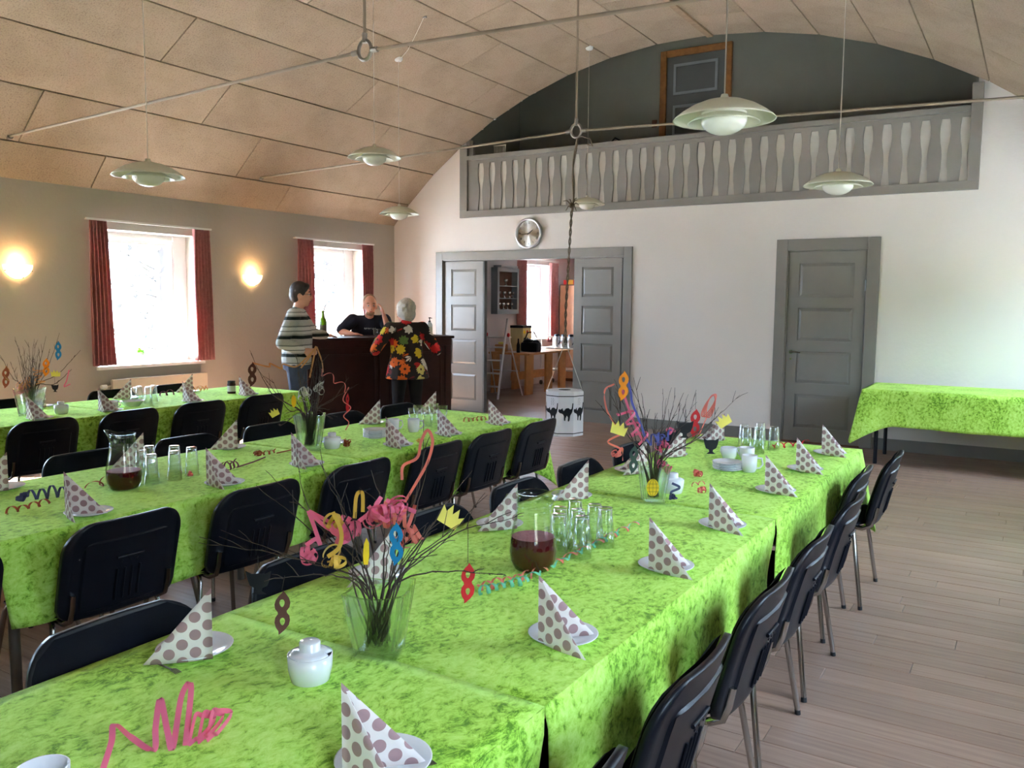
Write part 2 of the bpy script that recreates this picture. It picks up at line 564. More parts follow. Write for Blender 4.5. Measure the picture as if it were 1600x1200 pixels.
def mk_juice():
    t = NT('red_berry_juice')
    co = t.coord('Object')
    n1 = t.noise(co, 14)
    t.set(Base_Color=t.ramp(n1.outputs[0], [(0.3, (0.05, 0.003, 0.004, 1)), (0.7, (0.075, 0.004, 0.006, 1))]), Roughness=0.06, Specular_IOR_Level=0.08)
    tr = t.n('ShaderNodeBsdfTransparent'); tr.inputs[0].default_value = (0.55, 0.01, 0.015, 1)
    mx = t.n('ShaderNodeMixShader'); mx.inputs[0].default_value = 0.06
    t.l(t.p.outputs[0], mx.inputs[1]); t.l(tr.outputs[0], mx.inputs[2]); t.l(mx.outputs[0], t.out.inputs[0])
    return t.m
M['juice'] = mk_juice()
M['foam'] = plain('pink_juice_foam', srgb(150, 88, 96), 0.6, var=0.2, scale=60)

def mk_dots(name, base, dot, sp=0.0345, r=0.30):
    """spotted paper: staggered round dots laid out in the sheet's own UVs (metres)"""
    t = NT(name)
    uv = t.n('ShaderNodeUVMap').outputs[0]
    sx = t.n('ShaderNodeSeparateXYZ'); t.l(uv, sx.inputs[0])
    u = t.math('DIVIDE', sx.outputs[0], sp)
    v = t.math('DIVIDE', sx.outputs[1], sp * 0.36)
    def cell(u_, v_):
        a = t.math('SUBTRACT', t.math('FRACT', u_), 0.5)
        b = t.math('SUBTRACT', t.math('FRACT', t.math('MULTIPLY', v_, 0.5)), 0.5)
        b = t.math('MULTIPLY', b, 0.72)
        return t.math('SQRT', t.math('ADD', t.math('MULTIPLY', a, a), t.math('MULTIPLY', b, b)))
    d1 = cell(u, v)
    d2 = cell(t.math('ADD', u, 0.5), t.math('ADD', v, 1.0))
    d = t.math('MINIMUM', d1, d2)
    m = t.math('LESS_THAN', d, r)
    nz = t.noise(t.coord(), 90, 3)
    bc = t.mix(t.math('MULTIPLY', nz.outputs[0], 0.2), base, tuple(c * 0.9 for c in base[:3]) + (1,))
    t.set(Base_Color=t.mix(m, bc, dot), Roughness=0.85)
    tr = t.n('ShaderNodeBsdfTranslucent')
    t.l(t.mix(m, base, dot), tr.inputs[0])
    mx = t.n('ShaderNodeMixShader'); mx.inputs[0].default_value = 0.22
    t.l(t.p.outputs[0], mx.inputs[1]); t.l(tr.outputs[0], mx.inputs[2]); t.l(mx.outputs[0], t.out.inputs[0])
    return t.m
M['napkin'] = mk_dots('spotted_napkin_paper', srgb(240, 232, 228), srgb(178, 144, 146), sp=0.056, r=0.222)

def mk_emit(name, col, st):
    t = NT(name)
    t.set(Base_Color=col, Roughness=0.4, Emission_Color=col, Emission_Strength=st)
    return t.m
M['sconce'] = mk_emit('lit_frosted_glass', (1.0, 0.66, 0.30, 1), 1.3)
M['bulb'] = mk_emit('glowing_bulb', (1.0, 0.72, 0.36, 1), 9.0)
# ------------------------------------------------------------------ setting
def st(name, mb, mat, merge=0.0):
    return tag(mb.build(name, mat, None, merge), kind='structure')

# ---- outside ground
g = MB(); g.box(-60, 40, -40, 60, -0.42, -0.3)
st('ground_outside', g, M['ground'])

# ---- floor: planks run across the hall
fb = MB()
fb.box(XL - 0.3, XR + 0.3, YB - 0.2, 17.0, -0.12, -0.018)
M['joint'] = plain('dark_floor_joint', srgb(84, 66, 50), 0.8)
floor = st('floor', fb, M['joint'])
planks = []
y = YB
r1 = random.Random(11)
PW = 0.1292
row = 0
while y < 16.9:
    x = XL - r1.uniform(0.0, 1.4)
    while x < XR:
        L = r1.uniform(0.75, 1.55)
        a, b = max(x, XL - 0.1), min(x + L, XR + 0.1)
        if b - a > 0.05: planks.append((a, b, y, min(y + PW, 16.95)))
        x += L
    y += PW; row += 1
def seen(p):
    cx, cyy = (p[0] + p[1]) / 2, (p[2] + p[3]) / 2
    q = Vector((cx, cyy, 0)) - Vector((0, 0, CAM_H))
    d = q.dot(_f)
    if d < 1: return 0
    px, py = 800 + F_PX * q.dot(_r) / d, 600 - F_PX * q.dot(_u) / d
    if not (-100 < px < 1750 and 560 < py < 1350): return 0
    w = 1.0 if (cx > -1.1 and cyy > 2.3) else (0.5 if (cyy > 5.2 and cx > -4.6) else (0.12 if cyy > 5.3 else 0.03))
    return w * (p[1] - p[0]) / d / d
planks.sort(key=seen, reverse=True)
r2 = random.Random(5)
for i, (a, b, c, d) in enumerate(planks[:290]):
    m = MB(); hx, hy = (b - a) / 2 - 0.001, (d - c) / 2 - 0.0012
    dz = r2.uniform(-0.0008, 0.0)
    # plank with eased edges
    e = 0.0022
    m.add([(-hx, -hy, -.02), (hx, -hy, -.02), (hx, hy, -.02), (-hx, hy, -.02), (-hx, -hy, dz - e), (hx, -hy, dz - e), (hx, hy, dz - e), (-hx, hy, dz - e),
           (-hx + e, -hy + e, dz), (hx - e, -hy + e, dz), (hx - e, hy - e, dz), (-hx + e, hy - e, dz)],
          [(0, 1, 5, 4), (1, 2, 6, 5), (2, 3, 7, 6), (3, 0, 4, 7), (4, 5, 9, 8), (5, 6, 10, 9), (6, 7, 11, 10), (7, 4, 8, 11), (8, 9, 10, 11)])
    o = m.build('plank', M['floor'], floor)
    o.location = ((a + b) / 2, (c + d) / 2, 0)
m = MB()
for a, b, c, d in planks[290:]:
    m.box(a + .001, b - .001, c + .0012, d - .0012, -0.02, 0)
tag(m.build('planks', M['floor'], floor), kind='stuff')

# ---- side walls with window openings
def wall_x(name, xa, xb, y0, y1, z0, z1, holes, mat):
    m = MB()
    ys = sorted(holes)
    p = y0
    for a, b, c, d in ys:
        m.box(xa, xb, p, a, z0, z1)
        m.box(xa, xb, a, b, z0, c)
        m.box(xa, xb, a, b, d, z1)
        p = b
    m.box(xa, xb, p, y1, z0, z1)
    return st(name, m, mat)
WT = 0.34
ZS = 2.70
hl = [(a, b, WZ0, WZ1) for a, b in WINS_Y]
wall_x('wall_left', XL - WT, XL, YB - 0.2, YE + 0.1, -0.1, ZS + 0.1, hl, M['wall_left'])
wall_x('wall_right', XR, XR + WT, YB - 0.2, YE + 0.1, -0.1, ZS + 0.1, hl, M['wall'])
m = MB(); m.box(XL - WT, XR + WT, YB - 0.3, YB, -0.1, 6.0)
st('wall_back', m, M['wall'])

# ---- end wall: door openings, balcony opening under the vault
def arc_z(x, r=VR):
    return VCZ + math.sqrt(max(0.0, r * r - (x - VCX) ** 2))
OPX0, OPX1, OPZ0 = -6.90, -0.64, 2.80
DD0, DD1, DDZ = -7.30, -4.47, 2.16
SD0, SD1, SDZ = -2.45, -1.60, 2.175
m = MB()
ya, yb = YE, YE + 0.12
m.box(XL - WT, DD0, ya, yb, -0.1, OPZ0)
m.box(DD0, DD1, ya, yb, DDZ, OPZ0)
m.box(DD1, SD0, ya, yb, -0.1, OPZ0)
m.box(SD0, SD1, ya, yb, SDZ, OPZ0)
m.box(SD1, XR + WT, ya, yb, -0.1, OPZ0)
m.box(XL - WT, OPX0, ya, yb, OPZ0, 6.0)
m.box(OPX1, XR + WT, ya, yb, OPZ0, 6.0)
n = 30
for i in range(n):
    a = OPX0 + (OPX1 - OPX0) * i / n; b = OPX0 + (OPX1 - OPX0) * (i + 1) / n
    m.box(a, b, ya + 0.02, yb, max(arc_z(a), arc_z(b)) + 0.05, 6.0)
st('wall_end', m, M['wall'])

# ---- vaulted ceiling of wood-wool boards
SEAMS = [-48.33, -44.4, -38.65, -32.75, -26.95, -21.25, -15.4, -9.6, -3.7, 2.6, 8.6, 14.4, 20.4, 26.1, 31.7, 37.5, 43.3, 48.33]
m = MB()
def vp(ang, y, r): return Vector((VCX + r * math.sin(ang), y, VCZ + r * math.cos(ang)))
N = 72
for i in range(N):
    a0 = R_(-52 + 104 * i / N); a1 = R_(-52 + 104 * (i + 1) / N)
    ra, rb = VR + 0.03, VR + 0.16
    vs = [vp(a0, YB - .2, ra), vp(a1, YB - .2, ra), vp(a1, YE + .02, ra), vp(a0, YE + .02, ra), vp(a0, YB - .2, rb), vp(a1, YB - .2, rb), vp(a1, YE + .02, rb), vp(a0, YE + .02, rb)]
    m.add(vs, [(0, 1, 2, 3), (7, 6, 5, 4), (0, 4, 5, 1), (2, 6, 7, 3), (1, 5, 6, 2), (3, 7, 4, 0)])
ceiling = st('ceiling', m, M['ceilback'])
JOINT = [5.13, 4.28, 5.91, 5.08, 6.71, 8.30, 7.54, 9.08, 8.30, 9.12, 8.30, 7.45, 9.10, 7.70, 8.50, 7.6, 8.4]
for k in range(len(SEAMS) - 1):
    a0, a1 = R_(SEAMS[k]), R_(SEAMS[k + 1])
    P0, P1 = vp(a0, 0, VR), vp(a1, 0, VR)
    dirv = (P1 - P0).normalized()
    wid = (P1 - P0).length
    nrm = Vector((-dirv.z, 0, dirv.x))
    if nrm.z < 0: nrm = -nrm
    j = JOINT[k]
    while j > YB: j -= 2.44
    ys = []
    while j < YE:
        ys.append((max(j, YB), min(j + 2.44, YE))); j += 2.44
    rot = Matrix((( dirv.x, 0, nrm.x), (0, 1, 0), (dirv.z, 0, nrm.z))).to_4x4()
    for (y0, y1) in ys:
        if y1 - y0 < 0.05: continue
        hw, hl_ = wid / 2 - 0.005, (y1 - y0) / 2 - 0.0045
        if abs(y1 - YE) < 1e-6: hl_ += 0.0045
        mm = MB(); e = 0.004
        mm.add([(-hw, -hl_, .024), (hw, -hl_, .024), (hw, hl_, .024), (-hw, hl_, .024), (-hw, -hl_, e), (hw, -hl_, e), (hw, hl_, e), (-hw, hl_, e),
                (-hw + e, -hl_ + e, 0), (hw - e, -hl_ + e, 0), (hw - e, hl_ - e, 0), (-hw + e, hl_ - e, 0)],
               [(0, 1, 2, 3)[::1], (4, 5, 1, 0), (5, 6, 2, 1), (6, 7, 3, 2), (7, 4, 0, 3), (8, 9, 5, 4), (9, 10, 6, 5), (10, 11, 7, 6), (11, 8, 4, 7), (11, 10, 9, 8)])
        o = mm.build('ceiling_panel', M['panel'], ceiling)
        c = (P0 + P1) / 2; c.y = (y0 + y1) / 2
        o.matrix_world = Matrix.Translation(c) @ rot
# wooden cover strip along the crown
mm = MB()
c = vp(R_(2.6), 0, VR - 0.012)
mm.box(c.x - 0.035, c.x + 0.035, YB, YE, c.z - 0.012, c.z + 0.02)
M['strip'] = plain('brown_cover_strip', srgb(140, 116, 92), 0.7, var=0.15, scale=12)
mm.build('cover_strip', M['strip'], ceiling)

# ---- room behind the double door, and the balcony above it
m = MB(); m.box(XL - WT, -3.2, YE + 0.12, 17.2, 2.55, 2.72)
st('ceiling_side_room', m, M['wall'])
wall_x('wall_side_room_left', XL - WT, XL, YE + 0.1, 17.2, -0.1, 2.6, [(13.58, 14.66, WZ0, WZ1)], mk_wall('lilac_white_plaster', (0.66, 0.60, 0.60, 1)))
m = MB(); m.box(XL - WT, -3.2, 16.9, 17.2, -0.1, 2.6)
st('wall_side_room_back', m, M['wall'])
m = MB(); m.box(-3.4, -3.2, YE + 0.1, 17.2, -0.1, 2.6)
st('wall_side_room_right', m, M['wall'])
GY = 11.35
m = MB()
m.box(-7.2, -0.3, YE + 0.02, GY + 0.3, 2.72, 2.76)
st('floor_balcony', m, M['brownwood'])
m = MB(); m.box(-7.2, -0.3, GY, GY + 0.15, 2.7, 5.6)
st('wall_balcony_back', m, M['recess'])
m = MB(); m.box(-7.2, OPX0 - 0.02, YE + 0.12, GY + .15, 2.7, 5.6)
st('wall_balcony_left', m, M['recess'])
m = MB(); m.box(OPX1 + 0.02, -0.3, YE + 0.12, GY + .15, 2.7, 5.6)
st('wall_balcony_right', m, M['recess'])
m = MB(); m.box(-7.2, -0.3, YE + 0.02, GY + .15, 5.6, 5.7)
st('ceiling_balcony', m, M['recess'])

# ---- baseboards
for i, (a, b) in enumerate([(XL, DD0 - 0.12), (DD1 + 0.13, SD0 - 0.13), (SD1 + 0.13, XR)]):
    m = MB(); m.bbox(a, b, YE - 0.018, YE, 0, 0.125, 0.004)
    st('baseboard_end_%s' % 'abc'[i], m, M['grey'])
m = MB(); m.bbox(XL, XL + 0.018, YB, YE, 0, 0.125, 0.004); st('baseboard_left', m, M['grey'])
m = MB(); m.bbox(XR - 0.018, XR, YB, YE, 0, 0.125, 0.004); st('baseboard_right', m, M['grey'])

# ---- windows
def window(name, side, y0, y1):
    """frame, one large pane and a narrow casement; side -1 left wall, +1 right wall"""
    x_in = XL if side < 0 else XR
    xo = x_in + side * 0.30
    root = tag(empty(name, (x_in, (y0 + y1) / 2, WZ0)), kind='structure')
    L = lambda v: v
    def put(nm, mb, mat):
        o = mb.build(nm, mat, root)
        o.matrix_parent_inverse = Matrix.Translation((-x_in, -(y0 + y1) / 2, -WZ0))
        return o
    fw = 0.07
    m = MB()
    xa, xb = sorted((xo - 0.03, xo + 0.03))
    m.box(xa, xb, y0, y0 + fw, WZ0, WZ1); m.box(xa, xb, y1 - fw, y1, WZ0, WZ1)
    m.box(xa, xb, y0 + fw, y1 - fw, WZ0, WZ0 + fw); m.box(xa, xb, y0 + fw, y1 - fw, WZ1 - fw, WZ1)
    put('window_frame', m, M['white'])
    # sash
    ys = y1 - fw - 0.10
    m = MB()
    xa2, xb2 = sorted((xo - 0.035 * side, xo - 0.06 * side))
    for a, b, c, d in ((y0 + fw, y0 + fw + .05, WZ0 + fw, WZ1 - fw), (ys - .03, ys, WZ0 + fw, WZ1 - fw), (y0 + fw + .05, ys - .03, WZ0 + fw, WZ0 + fw + .05), (y0 + fw + .05, ys - .03, WZ1 - fw - .05, WZ1 - fw)):
        m.box(xa2, xb2, a, b, c, d)
    put('sash', m, M['white'])
    m = MB(); m.box(min(xa2, xb2) - (0 if side > 0 else .004), max(xa2, xb2) + (.004 if side > 0 else 0), ys + 0.003, y1 - .002, WZ0 + .002, WZ1 - .002)
    put('side_post', m, M['white'])
    m = MB(); m.box(xo - 0.004, xo + 0.004, y0 + fw * .8, y1 - fw * .8, WZ0 + fw * .8, WZ1 - fw * .8)
    put('pane', m, M['pane'])
    m = MB()
    a, b = sorted((x_in - side * 0.03, xo - side * 0.03))
    m.bbox(a, b, y0 - 0.02, y1 + 0.02, WZ0 - 0.03, WZ0 + 0.005, 0.004)
    put('window_sill', m, M['white'])
    return root
window('window_1', -1, *WINS_Y[2])
window('window_2', -1, *WINS_Y[3])
window('window_3', -1, 13.58, 14.66)
window('window_4', -1, *WINS_Y[1])
window('window_5', -1, *WINS_Y[0])
for i, w in enumerate(WINS_Y):
    window('window_%d' % (6 + i), 1, *w)

# ---- grey panelled door leaves and their frames
def leaf(root, x0, x1, y0, z0, z1, th, mat, pan, name='door_leaf', field=None):
    """stiles, rails and raised field panels; front face looks to -y"""
    m = MB()
    sw = 0.115
    fy = y0
    n = len(pan)
    m.box(x0, x0 + sw, fy, fy + th, z0, z1); m.box(x1 - sw, x1, fy, fy + th, z0, z1)
    zs = [z0] + [q for p in pan for q in p] + [z1]
    for i in range(0, len(zs), 2):
        m.box(x0 + sw, x1 - sw, fy, fy + th, zs[i], zs[i + 1])
    lf = m.build(name, mat, root)
    for a, b in pan:
        mm = MB()
        xa, xb = x0 + sw, x1 - sw
        e, d = 0.035, 0.016
        yq = fy + 0.016
        yp = fy + 0.004
        mm.add([(xa, yq, a), (xb, yq, a), (xb, yq, b), (xa, yq, b), (xa + e, yp, a + e), (xb - e, yp, a + e), (xb - e, yp, b - e), (xa + e, yp, b - e)],
               [(0, 1, 5, 4), (1, 2, 6, 5), (2, 3, 7, 6), (3, 0, 4, 7), (4, 5, 6, 7)])
        mm.box(xa, xb, yq, fy + th, a, b)
        mm.build('door_panel', field or mat, lf)
    return lf
def trim(root, x0, x1, z1, w, y, mat, d=0.022):
    m = MB()
    m.bbox(x0 - w, x0, y - d, y, 0, z1 + w, 0.004); m.bbox(x1, x1 + w, y - d, y, 0, z1 + w, 0.004); m.bbox(x0, x1, y - d, y, z1, z1 + w, 0.004)
    # jamb lining
    m.box(x0 - 0.002, x0 + 0.012, y, y + 0.12, 0, z1); m.box(x1 - 0.012, x1 + 0.002, y, y + 0.12, 0, z1); m.box(x0, x1, y, y + 0.12, z1 - 0.012, z1 + 0.002)
    return m.build('door_frame', mat, root)
PANS = [(0.17, 0.55), (0.68, 1.04), (1.16, 1.53), (1.65, 2.03)]
d1 = tag(empty('door_1', (0, 0, 0)), kind='structure')
trim(d1, SD0, SD1, SDZ, 0.125, YE, M['grey'])
lf = leaf(d1, SD0 + 0.016, SD1 - 0.016, YE + 0.012, 0.012, SDZ - 0.016, 0.04, M['grey'], PANS)
m = MB(); m.box(SD0 + 0.012, SD1 - 0.012, YE + 0.054, YE + 0.08, 0, SDZ); m.build('door_stop', M['rubber'], d1)
m = MB()
m.tube([(SD0 + 0.07, YE + 0.012, 1.03), (SD0 + 0.07, YE - 0.04, 1.03)], 0.009, 8)
m.tube([(SD0 + 0.07, YE - 0.04, 1.03), (SD0 + 0.12, YE - 0.043, 1.035), (SD0 + 0.185, YE - 0.04, 1.025)], [0.009, 0.008, 0.006], 8)
m.tube([(SD0 + 0.07, YE + 0.013, 1.03), (SD0 + 0.07, YE + 0.007, 1.03)], 0.022, 14)
m.tube([(SD0 + 0.07, YE + 0.013, 0.95), (SD0 + 0.07, YE + 0.008, 0.95)], 0.012, 10)
m.build('door_handle', M['chrome'], lf)
for z in (1.78, 0.35):
    m = MB(); m.tube([(SD1 - 0.012, YE + 0.004, z - 0.06), (SD1 - 0.012, YE + 0.004, z + 0.06)], 0.009, 8)
    m.build('hinge', M['greyl'], lf)
m = MB(); m.bbox(SD0, SD1, YE - 0.02, YE + 0.1, -0.002, 0.014, 0.003); m.build('threshold', M['brownwood'], d1)

d2 = tag(empty('door_2', (0, 0, 0)), kind='structure')
trim(d2, DD0, DD1, DDZ, 0.115, YE, M['grey'])
leaf(d2, DD0 + 0.016, -6.62, YE + 0.02, 0.012, DDZ - 0.02, 0.05, M['grey'], PANS)
leaf(d2, -5.18, DD1 - 0.03, YE + 0.004, 0.012, DDZ - 0.02, 0.05, M['grey'], PANS)
m = MB(); m.box(DD1 - 0.028, DD1 - 0.013, YE + 0.03, YE + 0.06, 0, DDZ); m.build('door_stop', M['rubber'], d2)
m = MB(); m.box(-6.615, -6.60, YE + 0.02, YE + 0.09, 0.012, DDZ - 0.02); m.build('edge_strip', M['greyd'], d2)

# ---- balcony door
d3 = tag(empty('door_3', (0, 0, 0)), kind='structure')
gx0, gx1, gz1 = -4.63, -3.63, 5.02
m = MB()
for a, b, c, d in ((gx0, gx0 + 0.09, 2.76, gz1), (gx1 - 0.09, gx1, 2.76, gz1), (gx0 + 0.09, gx1 - 0.09, gz1 - 0.09, gz1)):
    m.bbox(a, b, GY - 0.05, GY + 0.01, c, d, 0.006)
m.build('door_frame', M['oak'], d3)
m = MB(); m.box(gx0 + 0.08, gx1 - 0.08, GY - 0.02, GY + 0.02, 2.77, gz1 - 0.09)
lf = m.build('door_leaf', M['greyd'], d3)
for a, b in ((4.42, 4.83), (3.86, 4.28), (3.30, 3.72)):
    m = MB(); x0, x1, w = gx0 + 0.19, gx1 - 0.19, 0.035
    for q in ((x0, x0 + w, a, b), (x1 - w, x1, a, b), (x0 + w, x1 - w, a, a + w), (x0 + w, x1 - w, b - w, b)):
        m.box(q[0], q[1], GY - 0.034, GY - 0.018, q[2], q[3])
    m.build('panel_moulding', M['greyl'], lf)
m = MB(); m.bbox(gx0 - 0.12, gx0 - 0.05, GY - 0.02, GY, 4.02, 4.12, 0.004)
tag(rebase(m.build('light_switch', M['brownwood'])), 'small brown switch beside the oak-framed balcony door', 'switch')

# ---- balcony railing of sawn boards in front of a white board
rail = tag(empty('balcony_railing', (0, 0, 0)), 'grey balcony railing with vase-shaped cut-outs across the end wall', 'railing')
m = MB(); m.bbox(-6.99, -0.585, YE - 0.03, YE + 0.02, 2.74, 2.835, 0.004); m.build('bottom_rail', M['grey'], rail)
m = MB(); m.bbox(-6.99, -6.865, YE - 0.03, YE + 0.02, 2.835, 3.735, 0.004); m.build('post', M['grey'], rail)
m = MB(); m.bbox(-0.69, -0.585, YE - 0.03, YE + 0.02, 2.835, 3.80, 0.004); m.build('post', M['grey'], rail)
m = MB(); m.bbox(-6.865, -6.80, YE + 0.02, YE + 0.08, 2.80, 3.80, 0.004); m.build('post', M['grey'], rail)
m = MB(); m.bbox(-6.865, -0.69, YE - 0.035, YE + 0.06, 3.525, 3.585, 0.006); m.build('top_rail', M['grey'], rail)
m = MB(); m.box(-6.865, -0.69, YE - 0.005, YE + 0.014, 3.475, 3.525); m.build('upper_rail', M['grey'], rail)
m = MB(); m.box(-6.865, -0.69, YE + 0.0105, YE + 0.024, 2.80, 3.54); m.build('backing_board', M['backing'], rail)
NG = 33; GX0, GSP = -6.65, 0.185
def gapw(t):   # half-width of the cut-out at height t (0 bottom..1 top)
    ks = [(0, .043), (.12, .036), (.28, .026), (.42, .024), (.52, .029), (.64, .043), (.76, .050), (.86, .048), (1, .036)]
    for (a, p), (b, q) in zip(ks, ks[1:]):
        if t <= b:
            u = (t - a) / (b - a); u = u * u * (3 - 2 * u)
            return p + (q - p) * u
    return ks[-1][1]
T = [i / 16 for i in range(17)]
z0, z1 = 2.83, 3.48
def board(xl, xr, first=False, last=False):
    L = [((xl + gapw(t)) if not first else xl, z0 + (z1 - z0) * t) for t in T]
    Rr = [((xr - gapw(t)) if not last else xr, z0 + (z1 - z0) * t) for t in T]
    m = MB()
    n = len(T); ya, yb = YE - 0.006, YE + 0.010
    vs = [(x, ya, z) for x, z in L] + [(x, ya, z) for x, z in Rr] + [(x, yb, z) for x, z in L] + [(x, yb, z) for x, z in Rr]
    fs = []
    for i in range(n - 1):
        fs += [(i, n + i, n + i + 1, i + 1), (2 * n + i, 2 * n + i + 1, 3 * n + i + 1, 3 * n + i), (i, i + 1, 2 * n + i + 1, 2 * n + i), (n + i, 3 * n + i, 3 * n + i + 1, n + i + 1)]
    m.add(vs, fs)
    return m
bm0 = None
for i in range(NG + 1):
    if i == 0: board(-6.865, GX0, first=True).build('baluster_board', M['grey'], rail)
    elif i == NG: board(GX0 + GSP * (NG - 1), GX0 + GSP * (NG - 1) + 0.05, last=True).build('baluster_board', M['grey'], rail)
    else:
        if bm0 is None: bm0 = board(GX0, GX0 + GSP).mesh('baluster_board', M['grey'])
        o = link('baluster_board', bm0, rail); o.location.x = GSP * (i - 1)

# ---- iron tie rods with rings and hangers
def tie_rod(y, label):
    root = tag(empty('tie_rod', (VCX, y, 3.15)), label, 'tie rod')
    org = Matrix.Translation((-VCX, -y, -3.15))
    def put(nm, m, mat, par=root):
        o = m.build(nm, mat, par); o.matrix_parent_inverse = org; return o
    for s, nm in ((-1, 'rod'), (1, 'rod')):
        xa, xb = VCX + s * 0.055, VCX + s * 4.17
        za = 3.14
        m = MB(); m.tube([(xa, y, za), (xb, y, 3.01)], 0.011, 8)
        put('rod', m, M['rod'])
        m = MB(); m.tube([(xa - s * 0.0, y, za), (xa + s * 0.05, y, za - 0.002)], 0.018, 8); put('nut', m, M['steel'])
        m = MB(); m.tube([(xb - s * .005, y, 3.012), (xb + s * .03, y, 3.007)], 0.028, 10); put('anchor', m, M['steel'])
    m = MB()
    pts = [(VCX + 0.052 * math.cos(a), y, 3.145 + 0.06 * math.sin(a)) for a in [2 * PI * k / 20 for k in range(21)]]
    m.tube(pts, 0.012, 8, cap=False); put('ring', m, M['steel'])
    m = MB(); m.tube([(VCX, y, 3.20), (VCX, y, arc_z(VCX) - 0.0)], 0.010, 8); put('hanger', m, M['rod'])
    m = MB(); m.tube([(VCX, y, 3.19), (VCX, y, 3.25)], 0.017, 8); put('nut', m, M['steel'])
    return root
tie_rod(4.19, 'iron tie rod across the vault nearest the camera, ring and hanger in the middle')
tie_rod(7.07, 'iron tie rod in front of the balcony, barrel rope tied to its ring')

# ---- trees outside the left windows
rt = random.Random(3)
def tree(x, y, h, lab, ivy=False):
    root = tag(empty('tree', (x, y, -0.3)), lab, 'tree', 'trees outside the windows')
    m = MB()
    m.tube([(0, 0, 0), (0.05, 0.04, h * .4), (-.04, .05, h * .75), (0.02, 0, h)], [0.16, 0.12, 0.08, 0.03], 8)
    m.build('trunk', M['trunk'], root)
    m = MB()
    for i in range(34):
        z = h * rt.uniform(.12, .95); a = rt.uniform(0, 2 * PI); L = (1.15 - z / h) * h * .30 * rt.uniform(.5, 1.1)
        p = Vector((0, 0, z)); d = Vector((math.cos(a), math.sin(a), rt.uniform(.25, .8))).normalized()
        q = p + d * L
        m.tube([p, p + d * L * .5 + Vector((0, 0, -.03)), q], [0.03, 0.018, 0.006], 5, cap=False)
        for k in range(5):
            t = rt.uniform(.35, 1); b = p + d * L * t
            e = Vector((rt.uniform(-1, 1), rt.uniform(-1, 1), rt.uniform(-.2, 1))).normalized() * L * .35
            m.tube([b, b + e], [0.009, 0.003], 4, cap=False)
    tag(m.build('branches', M['trunk'], root), kind='stuff')
    m = MB()
    for i in range(520):
        z = h * rt.uniform(.05, .98) if ivy else h * rt.uniform(.3, 1)
        rr = (1.1 - z / h) * h * .26 * math.sqrt(rt.random()) + (.12 if ivy else .05)
        a = rt.uniform(0, 2 * PI)
        c = Vector((rr * math.cos(a), rr * math.sin(a), z))
        u = Vector((rt.uniform(-1, 1), rt.uniform(-1, 1), rt.uniform(-1, 1))).normalized() * rt.uniform(.05, .13)
        v = u.orthogonal().normalized() * rt.uniform(.03, .08)
        m.add([c - u, c + v, c + u, c - v], [(0, 1, 2, 3)])
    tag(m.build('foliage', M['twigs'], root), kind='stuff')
spots = [(-18.0, 8.6, 6.5), (-21.5, 11.8, 8.0), (-17.0, 12.2, 6.0), (-22.0, 16.6, 8.5), (-18.0, 16.2, 6.8), (-18.5, 20.2, 7.4), (-23, 23.5, 8.0), (-20, 28.5, 8.0), (-25, 33, 8)]
for i, (x, y, h) in enumerate(spots):
    tree(x, y, h, 'bare grey tree outside the windows, %s from the left' % ['first', 'second', 'third', 'fourth', 'fifth', 'sixth', 'seventh', 'eighth', 'ninth'][i], i % 2 == 0)

# ---- added unseen light-blocking hedge along the right-hand side of the building
M['blocker_hedge'] = plain('dark_blocker_leaves', (0.05, 0.055, 0.045, 1), 0.9, var=0.5, scale=5)
m = MB()
def hs(u, v):
    y = -6 + 24 * u; a = v * PI
    return Vector((6.6 - 1.0 * math.cos(a) + .18 * noise.noise(Vector((u * 40, v * 6, 1))), y, -0.3 + (3.5 if 0.12 < v < .88 else (3.5 * (v / .12) if v <= .12 else 3.5 * ((1 - v) / .12))) + .25 * noise.noise(Vector((u * 34, v * 5, 7)))))
m.grid(120, 24, hs, True)
h = m.build('blocker_hedge', M['blocker_hedge'])
tag(h, 'added unseen hedge outside the right-hand windows', 'blocker_hedge')
# ------------------------------------------------------------------ tables, cloths, chairs
TZ = 0.74
def table(cx, cyy, lx, ly, label, legmat='steel'):
    root = tag(empty('folding_table', (cx, cyy, 0)), label, 'table', 'folding tables under green cloths')
    m = MB(); m.bbox(-lx / 2, lx / 2, -ly / 2, ly / 2, TZ - 0.035, TZ - 0.006, 0.006); m.build('table_top', M['pine'], root)
    m = MB(); m.box(-lx / 2 + .08, lx / 2 - .08, -ly / 2 + .10, -ly / 2 + .13, TZ - .085, TZ - .036); m.box(-lx / 2 + .08, lx / 2 - .08, ly / 2 - .13, ly / 2 - .10, TZ - .085, TZ - .036)
    m.box(-.02, .02, -ly / 2 + .13, ly / 2 - .13, TZ - .075, TZ - .036)
    m.build('apron', M[legmat], root)
    for sx in (-1, 1):
        for sy in (-1, 1):
            m = MB(); x, yy = sx * (lx / 2 - .12), sy * (ly / 2 - .115)
            m.tube([(x, yy, TZ - .06), (x, yy, 0)], 0.019, 10)
            m.build('leg', M[legmat], root)
    return root

